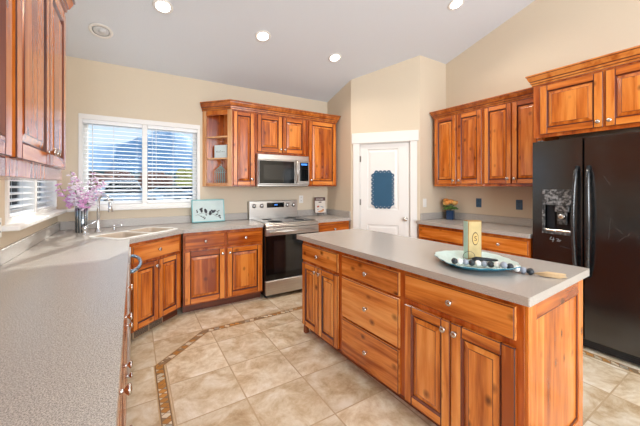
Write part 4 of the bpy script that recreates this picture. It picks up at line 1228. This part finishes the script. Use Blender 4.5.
# ------------------------------------------------------------------ decor pieces
# bird canvas leaning on the backsplash
cv = thing('birds_canvas', 'teal-edged canvas of dark birds and leaves on branches, leaning on the backsplash', 'picture', (.805, 3.935, .9225), 0)
cv.rotation_euler = (math.radians(-11), 0, 0)
CW, CH = .395, .285
m = MB(); m.box(-CW/2, CW/2, 0, .03, 0, CH, 'canvas_teal', ch=.002)
m.box(-CW/2, -CW/2+.012, -.006, 0, 0, CH, 'canvas_teal'); m.box(CW/2-.012, CW/2, -.006, 0, 0, CH, 'canvas_teal'); m.box(-CW/2, CW/2, -.006, 0, 0, .012, 'canvas_teal'); m.box(-CW/2, CW/2, -.006, 0, CH-.012, CH, 'canvas_teal')
m.build('canvas_frame', cv)
m = MB(); m.box(-CW/2+.012, CW/2-.012, -.001, .0, .012, CH-.012, 'canvas_print'); m.build('print', cv)
m = MB()
def blob(cx, cz_, rx, rz_, rot, mt='print_ink'):
    n = 12; pts = []
    for i in range(n):
        a = 2*PI*i/n; k = 1 if math.cos(a) < .6 else 1.25
        x, z = rx*math.cos(a)*k, rz_*math.sin(a)
        pts.append((cx+x*math.cos(rot)-z*math.sin(rot), cz_+x*math.sin(rot)+z*math.cos(rot)))
    m.prism(pts, -.0022, -.001, mt, axis='y')
def br(p): m.tube([(x, -.0016, z) for x, z in p], .0014, 4, 'print_ink')
br([(-.155, .085), (-.10, .11), (-.05, .115), (0, .10), (.05, .095), (.09, .07), (.14, .045)]); br([(-.12, .09), (-.07, .06), (-.04, .05)]); br([(.03, .10), (.07, .13), (.11, .13)])
for (x, z, a, b_, c) in ((-.085, .145, .013, .026, .15), (-.09, .165, .02, .013, .6), (-.035, .135, .016, .026, .5), (-.04, .155, .013, .014, 0), (.018, .105, .016, .024, -.1), (.02, .125, .012, .014, .3), (.062, .128, .027, .016, .6), (.04, .14, .010, .016, .9),
                         (-.135, .13, .008, .012, 0), (-.14, .15, .010, .006, .8), (.10, .09, .016, .008, .4), (.13, .07, .014, .012, .2), (.14, .045, .008, .012, .2), (-.065, .062, .012, .006, .3), (-.05, .045, .014, .006, .7), (-.09, .075, .010, .006, -.5), (.125, .135, .010, .006, .5), (.11, .12, .010, .006, -.5), (-.03, .09, .01, .006, -.6)):
    blob(x, z, a, b_, c)
m.build('birds', cv)
# shelf sign
hx, hy = math.cos(ha), math.sin(ha)
def on_shelf(t, back): return (P0[0]+hx*t-hy*back, P0[1]+hy*t+hx*back)
x, y = on_shelf(.235, .050)
sgn = thing('shelf_sign', 'small pale grey block sign with a row of dark marks on the middle shelf', 'sign', (x, y, 1.7355), ha)
m = MB(); m.box(-.092, .092, 0, .022, 0, .165, 'sign_grey', ch=.002); m.build('sign_board', sgn)
m = MB()
def stroke(p): m.tube([(a, -.0005, b_) for a, b_ in p], .0018, 5, 'print_ink')
for i, gl_ in enumerate(([(0, 0), (.012, .014), (.004, .016), (.016, .004)], [(.004, 0), (.004, .022)], [(0, 0), (.004, .014), (.012, .012), (.012, 0)], [(0, .05-.025), (.012, .05-.025), (.006, 0)], [(.004, 0), (.006, .012), (.012, .014)], [(.003, 0), (.003, .018), (.012, .008)], [(.012, .018), (.003, .012), (.012, .006), (.002, 0)])):
    stroke([(-.066+i*.019+a, .07+b_) for a, b_ in gl_])
m.build('lettering', sgn)
# lantern cage
x, y = on_shelf(.225, .068)
ln = thing('birdcage_lantern', 'small grey-green wire birdcage lantern on the bottom shelf of the corner unit', 'lantern', (x, y, UB+.0205), ha)
m = MB(); m.box(-.062, .062, -.04, .04, 0, .012, 'lantern_metal', ch=.002)
m.build('base', ln)
m = MB()
for px in (-.06, -.03, 0, .03, .06):
    for py in (-.037, .037): m.tube([(px, py, .01), (px, py, .17), (px*.7, py*.7, .20), (px*.15, py*.15, .235)], .0032, 5, 'lantern_metal')
for px in (-.06, .06): m.tube([(px, 0, .01), (px, 0, .17), (px*.7, 0, .20), (px*.15, 0, .235)], .0032, 5, 'lantern_metal')
for z in (.06, .16): m.tube([(-.06, -.037, z), (.06, -.037, z), (.06, .037, z), (-.06, .037, z)], .0025, 5, 'lantern_metal', closed=True)
m.build('wire_cage', ln)
m = MB(); m.tube([(.012*math.cos(2*PI*i/12), 0, .25+.012*math.sin(2*PI*i/12)) for i in range(12)], .002, 5, 'lantern_metal', closed=True); m.lathe([(.02, .228), (.012, .238), (.0001, .24)], 10, 'lantern_metal'); m.build('finial_ring', ln)
# recipe sign on a small easel, right of the range
rc = thing('recipe_sign', 'cream and maroon recipe sign with food pictures on a small easel right of the range', 'sign', (2.465, 3.93, .9155), math.radians(-12))
m = MB(); RWW, RHH = .178, .25
RM = T(0, 0, .035) @ Rx(math.radians(-8))
m.box(-RWW/2, RWW/2, 0, .010, 0, RHH, 'book_cream', ch=.001, M=RM); m.build('board', rc)
m = MB(); m.box(-RWW/2, RWW/2, -.001, 0, RHH-.055, RHH, 'book_maroon', M=RM); m.box(-RWW/2, RWW/2, -.001, 0, 0, .008, 'book_maroon', M=RM); m.box(-RWW/2, -RWW/2+.005, -.001, 0, 0, RHH, 'book_maroon', M=RM)
m.box(-.022, .024, -.0015, 0, RHH-.085, RHH-.068, 'book_maroon', M=RM)
m.build('title_band', rc)
m = MB()
for i, (w1, cc) in enumerate(((.014, 0), (.012, 0), (.014, 0), (.010, 0), (.014, 0), (.012, 0))):
    x = -.056+i*.0195
    m.box(x, x+.004, -.002, -.001, RHH-.04, RHH-.018, 'book_cream', M=RM); m.box(x+.009, x+.0125, -.002, -.001, RHH-.04, RHH-.018, 'book_cream', M=RM); m.box(x, x+.0125, -.002, -.001, RHH-.03+(i % 3)*.003, RHH-.026+(i % 3)*.003, 'book_cream', M=RM)
m.build('lettering', rc)
m = MB()
def bl(cx, cz_, rx, rz_, rot, mt):
    pts = [(cx+rx*math.cos(a)*math.cos(rot)-rz_*math.sin(a)*math.sin(rot), cz_+rx*math.cos(a)*math.sin(rot)+rz_*math.sin(a)*math.cos(rot)) for a in [2*PI*i/12 for i in range(12)]]
    m.prism(pts, -.0016, -.0002, mt, axis='y', M=RM)
bl(-.035, .105, .022, .014, .3, 'book_red'); bl(.03, .10, .030, .008, -.3, 'bead_grey'); bl(.02, .035, .045, .016, .35, 'book_orange'); bl(-.04, .06, .016, .008, .2, 'bead_grey'); bl(-.03, .03, .02, .006, .4, 'book_orange'); bl(.045, .06, .014, .007, 0, 'book_red')
m.build('pictures', rc)
m = MB(); m.tube([(-.05, -.02, .004), (-.05, .0, .035), (-.035, .06, .19)], .003, 6, 'iron'); m.tube([(.05, -.02, .004), (.05, .0, .035), (.035, .06, .19)], .003, 6, 'iron'); m.tube([(0, .085, .003), (0, .045, .16)], .003, 6, 'iron'); m.tube([(-.05, -.004, .031), (.05, -.004, .031)], .003, 6, 'iron'); m.tube([(-.036, .056, .18), (.036, .056, .18)], .003, 6, 'iron'); m.build('easel', rc)

# ------------------------------------------------------------------ outlets
def outlet(loc, rz, label, mat, kind='outlet', slots=True):
    r = thing('wall_outlet' if kind == 'outlet' else 'light_switch', label, kind, loc, rz)
    m = MB(); m.box(-.036, .036, -.006, 0, -.058, .058, mat, ch=.003); m.build('cover_plate', r)
    if kind == 'outlet':
        for z in (-.024, .024):
            m = MB(); m.box(-.015, .015, -.009, -.006, z-.014, z+.014, mat, ch=.003); m.box(-.007, -.004, -.0095, -.009, z-.004, z+.008, 'slot_dark'); m.box(.004, .007, -.0095, -.009, z-.004, z+.008, 'slot_dark'); m.build('socket', r)
    else:
        m = MB(); m.box(-.015, .015, -.010, -.006, -.032, .032, mat, ch=.002); m.build('rocker', r)
outlet((XR-.001, 2.205, 1.155), -PI/2, 'slate blue wall outlet nearer the rose vase', 'outlet_slate')
outlet((XR-.001, 1.722, 1.155), -PI/2, 'slate blue wall outlet nearer the refrigerator', 'outlet_slate')
outlet((3.36, PB[1]-.001, 1.145), 0, 'white rocker switch on the wall between pantry door and rose vase', 'outlet_white', 'light switch')
outlet((2.19, YW-.001, 1.17), 0, 'white wall outlet just right of the range backguard', 'outlet_white')
outlet((XL+.001, 2.46, 1.13), PI/2, 'white outlet on the left wall before the side window', 'outlet_white')

# ------------------------------------------------------------------ ceiling downlights
slope = math.atan(CS)
def downlight(x, y, label, lit=True):
    z = cz(y)
    r = thing('downlight' if lit else 'ceiling_speaker', label, 'ceiling light' if lit else 'ceiling speaker', (x, y, z-.002))
    r.rotation_euler = (-slope, 0, 0)
    m = MB(); m.lathe([(.060, -.001), (.063, -.008), (.084, -.004), (.086, .0), (.060, .0)] if lit else [(.072, -.001), (.075, -.008), (.098, -.004), (.10, .0), (.072, .0)], 32, 'white_trim'); m.build('trim_ring', r)
    m = MB(); rl = .059 if lit else .071; m.lathe([(rl, -.0035), (.05, -.005), (.0001, -.006)], 28, 'lamp_lens' if lit else 'speaker_mesh'); m.build('lens' if lit else 'grille', r)
    if not lit:
        m = MB(); m.lathe([(.032, -.004), (.03, -.012), (.0001, -.014)], 24, 'speaker_mesh', M=T(.01, -.005, 0)); m.build('tweeter', r)
    if lit:
        d = bpy.data.lights.new('downlight_lamp', 'SPOT'); d.energy = 42; d.spot_size = math.radians(150); d.spot_blend = 0.9; d.shadow_soft_size = .07; d.color = (1.0, 0.89, 0.76)
        lo = bpy.data.objects.new('downlight_lamp', d); COL.objects.link(lo); lo.parent = r; lo.location = (0, 0, -.03)
downlight(.228, 3.08, 'lit recessed downlight in the ceiling above the sink')
downlight(1.20, 3.10, 'lit recessed downlight in the ceiling in front of the microwave cabinets')
downlight(2.175, 3.12, 'lit recessed downlight in the ceiling nearest the pantry corner')
downlight(2.96, 1.955, 'lit recessed downlight in the higher ceiling before the tall right wall cabinets')
downlight(1.75, .75, 'added out-of-view downlight brightening the near end of the island')  # extra fixture above the frame, added for warm light on the island
downlight(-.27, 3.575, 'unlit round white ceiling speaker near the left wall corner', lit=False)

# ------------------------------------------------------------------ outdoors
m = MB(); m.add([(-900, YW+.6, -.15), (900, YW+.6, -.15), (900, 1200, -.15), (-900, 1200, -.15), (-900, YW+.6, -.6), (900, YW+.6, -.6), (900, 1200, -.6), (-900, 1200, -.6)], [(0, 1, 2, 3), (7, 6, 5, 4), (0, 4, 5, 1), (1, 5, 6, 2), (2, 6, 7, 3), (3, 7, 4, 0)], 'valley_ground')
struct(m.build('ground'))
m = MB(); m.box(-60, 60, 22, 60, -.14, -.12, 'street'); struct(m.build('street'))
# mountain range (a height field)
def ridge(a):   # a = azimuth (deg, from +y toward +x); returns elevation angle tan
    pts = [(-60, .09), (-35, .12), (-14, .12), (-6, .111), (-2.4, .1136), (1.1, .144), (3.8, .166), (5.6, .17), (7.4, .155), (9.2, .136), (12, .11), (20, .10), (60, .08)]
    for (p, q_), (s_, t) in zip(pts, pts[1:]):
        if p <= a <= s_: return q_+(t-q_)*(a-p)/(s_-p)
    return .08
from mathutils import noise as mn
m = MB(); vs = []; fs = []; NA, NR = 200, 14
for i in range(NA+1):
    a = -60+120*i/NA
    for j in range(NR+1):
        t = j/NR; rad = 260+260*t
        prof = math.sin(min(t/.62, 1)*PI/2)**1.3 if t <= .62 else 1-(t-.62)*1.4
        hgt = ridge(a)*(260+260*.62)*prof
        nz = mn.noise(Vector((a*.25, t*4, 0)))*9*t+mn.noise(Vector((a*.9, t*9, 4)))*4*t
        ar = math.radians(a)
        vs.append((rad*math.sin(ar), rad*math.cos(ar), max(-.4, hgt+nz*min(1, t*3)*(.4 if .5 < t < .75 else 1))))
for i in range(NA):
    for j in range(NR):
        a = i*(NR+1)+j; fs.append((a, a+NR+1, a+NR+2, a+1))
m.add(vs, fs, 'mountain_hazed', smooth=False)
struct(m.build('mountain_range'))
def tree(x, y, h, rad, mat, label):
    r = thing('tree', label, 'tree', (x, y, -.15), 0, 'autumn trees across the street')
    m = MB(); m.tube([(0, 0, 0), (0, 0, h*.5)], [h*.04, h*.025], 7, 'trunk'); m.build('trunk', r)
    m = MB()
    for i in range(26):
        a = random.uniform(0, 6.28); q_ = random.uniform(0, 1)**.5; zz = random.uniform(-.8, .8)
        m.ball((q_*rad*.75*math.cos(a)*(1-.5*abs(zz)), q_*rad*.75*math.sin(a)*(1-.5*abs(zz)), h*.62+zz*h*.28), rad*.42, mat, 8, jit=.25)
    m.build('crown', r)
def dirp(u, dist):
    a = math.atan((u-320)/298.0)+math.radians(32); return (dist*math.sin(a), dist*math.cos(a))
for u, D_, h, rad, mt, lb in ((118, 75, 4.2, 3.2, 'foliage_orange', 'orange autumn tree across the street, left of the window mullion'),
                              (104, 85, 4.4, 3.4, 'foliage_green', 'dark green tree across the street at the left edge of the blinds'),
                              (155, 80, 4.0, 3.6, 'foliage_orange', 'rust coloured autumn tree just right of the window mullion'),
                              (186, 60, 4.8, 1.9, 'foliage_yellow', 'yellow autumn tree at the right edge of the window'),
                              (170, 100, 4.4, 4.5, 'foliage_green', 'dark green tree behind the yellow autumn tree'),
                              (90, 60, 3.2, 3.0, 'foliage_orange', 'orange autumn tree farthest left beyond the blinds'),
                              (136, 110, 4.6, 5.0, 'foliage_green', 'green tree behind the window mullion')):
    x, y = dirp(u, D_); tree(x, y, h, rad, mt, lb)
def car(x, y, rz, mat, label, sc=1.0, van=False):
    r = thing('parked_car', label, 'car', (x, y, -.12), rz)
    m = MB()
    top = 1.9 if van else 1.42
    prof = [(-2.2, .35), (2.2, .35), (2.25, .75), (1.5, .92), (.9, .95), (.45, top), (-1.3, top), (-2.0, .98), (-2.25, .85)]
    m.prism(prof, -.85, .85, mat, axis='y'); o = m.build('body', r, recalc=True); bevel(o, .08, 2)
    m = MB(); m.prism([(.78, .98), (.40, top-.08), (-1.2, top-.08), (-1.75, 1.0)], -.865, .865, 'dark_glass', axis='y'); m.build('windows', r, recalc=True)
    for wx in (-1.35, 1.4):
        for wy in (-.78, .78):
            m = MB(); m.lathe([(.33, -.1), (.33, .1)], 18, 'rubber', M=Rx(PI/2)); m.lathe([(.18, -.11), (.18, .11)], 14, 'nickel', M=Rx(PI/2)); m.build('wheel', r, (wx, wy, .33))
x, y = dirp(128, 27); car(x, y, math.radians(12), 'car_white', 'white van parked outside behind the left blind', van=True)
x, y = dirp(174, 31); car(x, y, math.radians(-6), 'car_silver', 'silver car parked outside behind the right half of the window')
x, y = dirp(190, 36); car(x, y, math.radians(4), 'car_blue', 'blue car parked outside at the right edge of the window')
# neighbour's house seen through the left window
m = MB(); m.add([(-9, -30, -.15), (-.9, -30, -.15), (-.9, YW+.55, -.15), (-9, YW+.55, -.15)], [(0, 1, 2, 3)], 'street'); m.add([(-9, -30, -.2), (-.9, -30, -.2), (-.9, YW+.55, -.2), (-9, YW+.55, -.2)], [(3, 2, 1, 0)], 'street')
struct(m.build('driveway'))
hs = thing('neighbour_house', 'pale sided neighbour house seen through the left wall window', 'house', (-6.75, 15, -.15))
m = MB(); m.box(-6, 2.2, -5, 12, 0, 4.6, 'siding_pale'); m.build('wall', hs)
m = MB(); m.prism([(-6.6, 4.6), (2.8, 4.6), (-1.9, 6.8)], -5.5, 12.5, 'roof_shingle', axis='y'); m.build('roof', hs, recalc=True)
for yy in (-3.2, .5, 4.5):
    m = MB(); m.box(2.2, 2.26, yy, yy+1.5, 1.0, 2.6, 'white_trim', ch=.01); f1 = m.build('window', hs)
    m = MB(); m.box(2.26, 2.28, yy+.1, yy+1.4, 1.1, 2.5, 'dark_glass'); m.build('pane', f1)
for xx in (-1.2,):
    m = MB(); m.box(xx, xx+1.3, -5.06, -5, 1.0, 2.5, 'white_trim', ch=.01); f1 = m.build('window', hs)
    m = MB(); m.box(xx+.1, xx+1.2, -5.08, -5.06, 1.1, 2.4, 'dark_glass'); m.build('pane', f1)
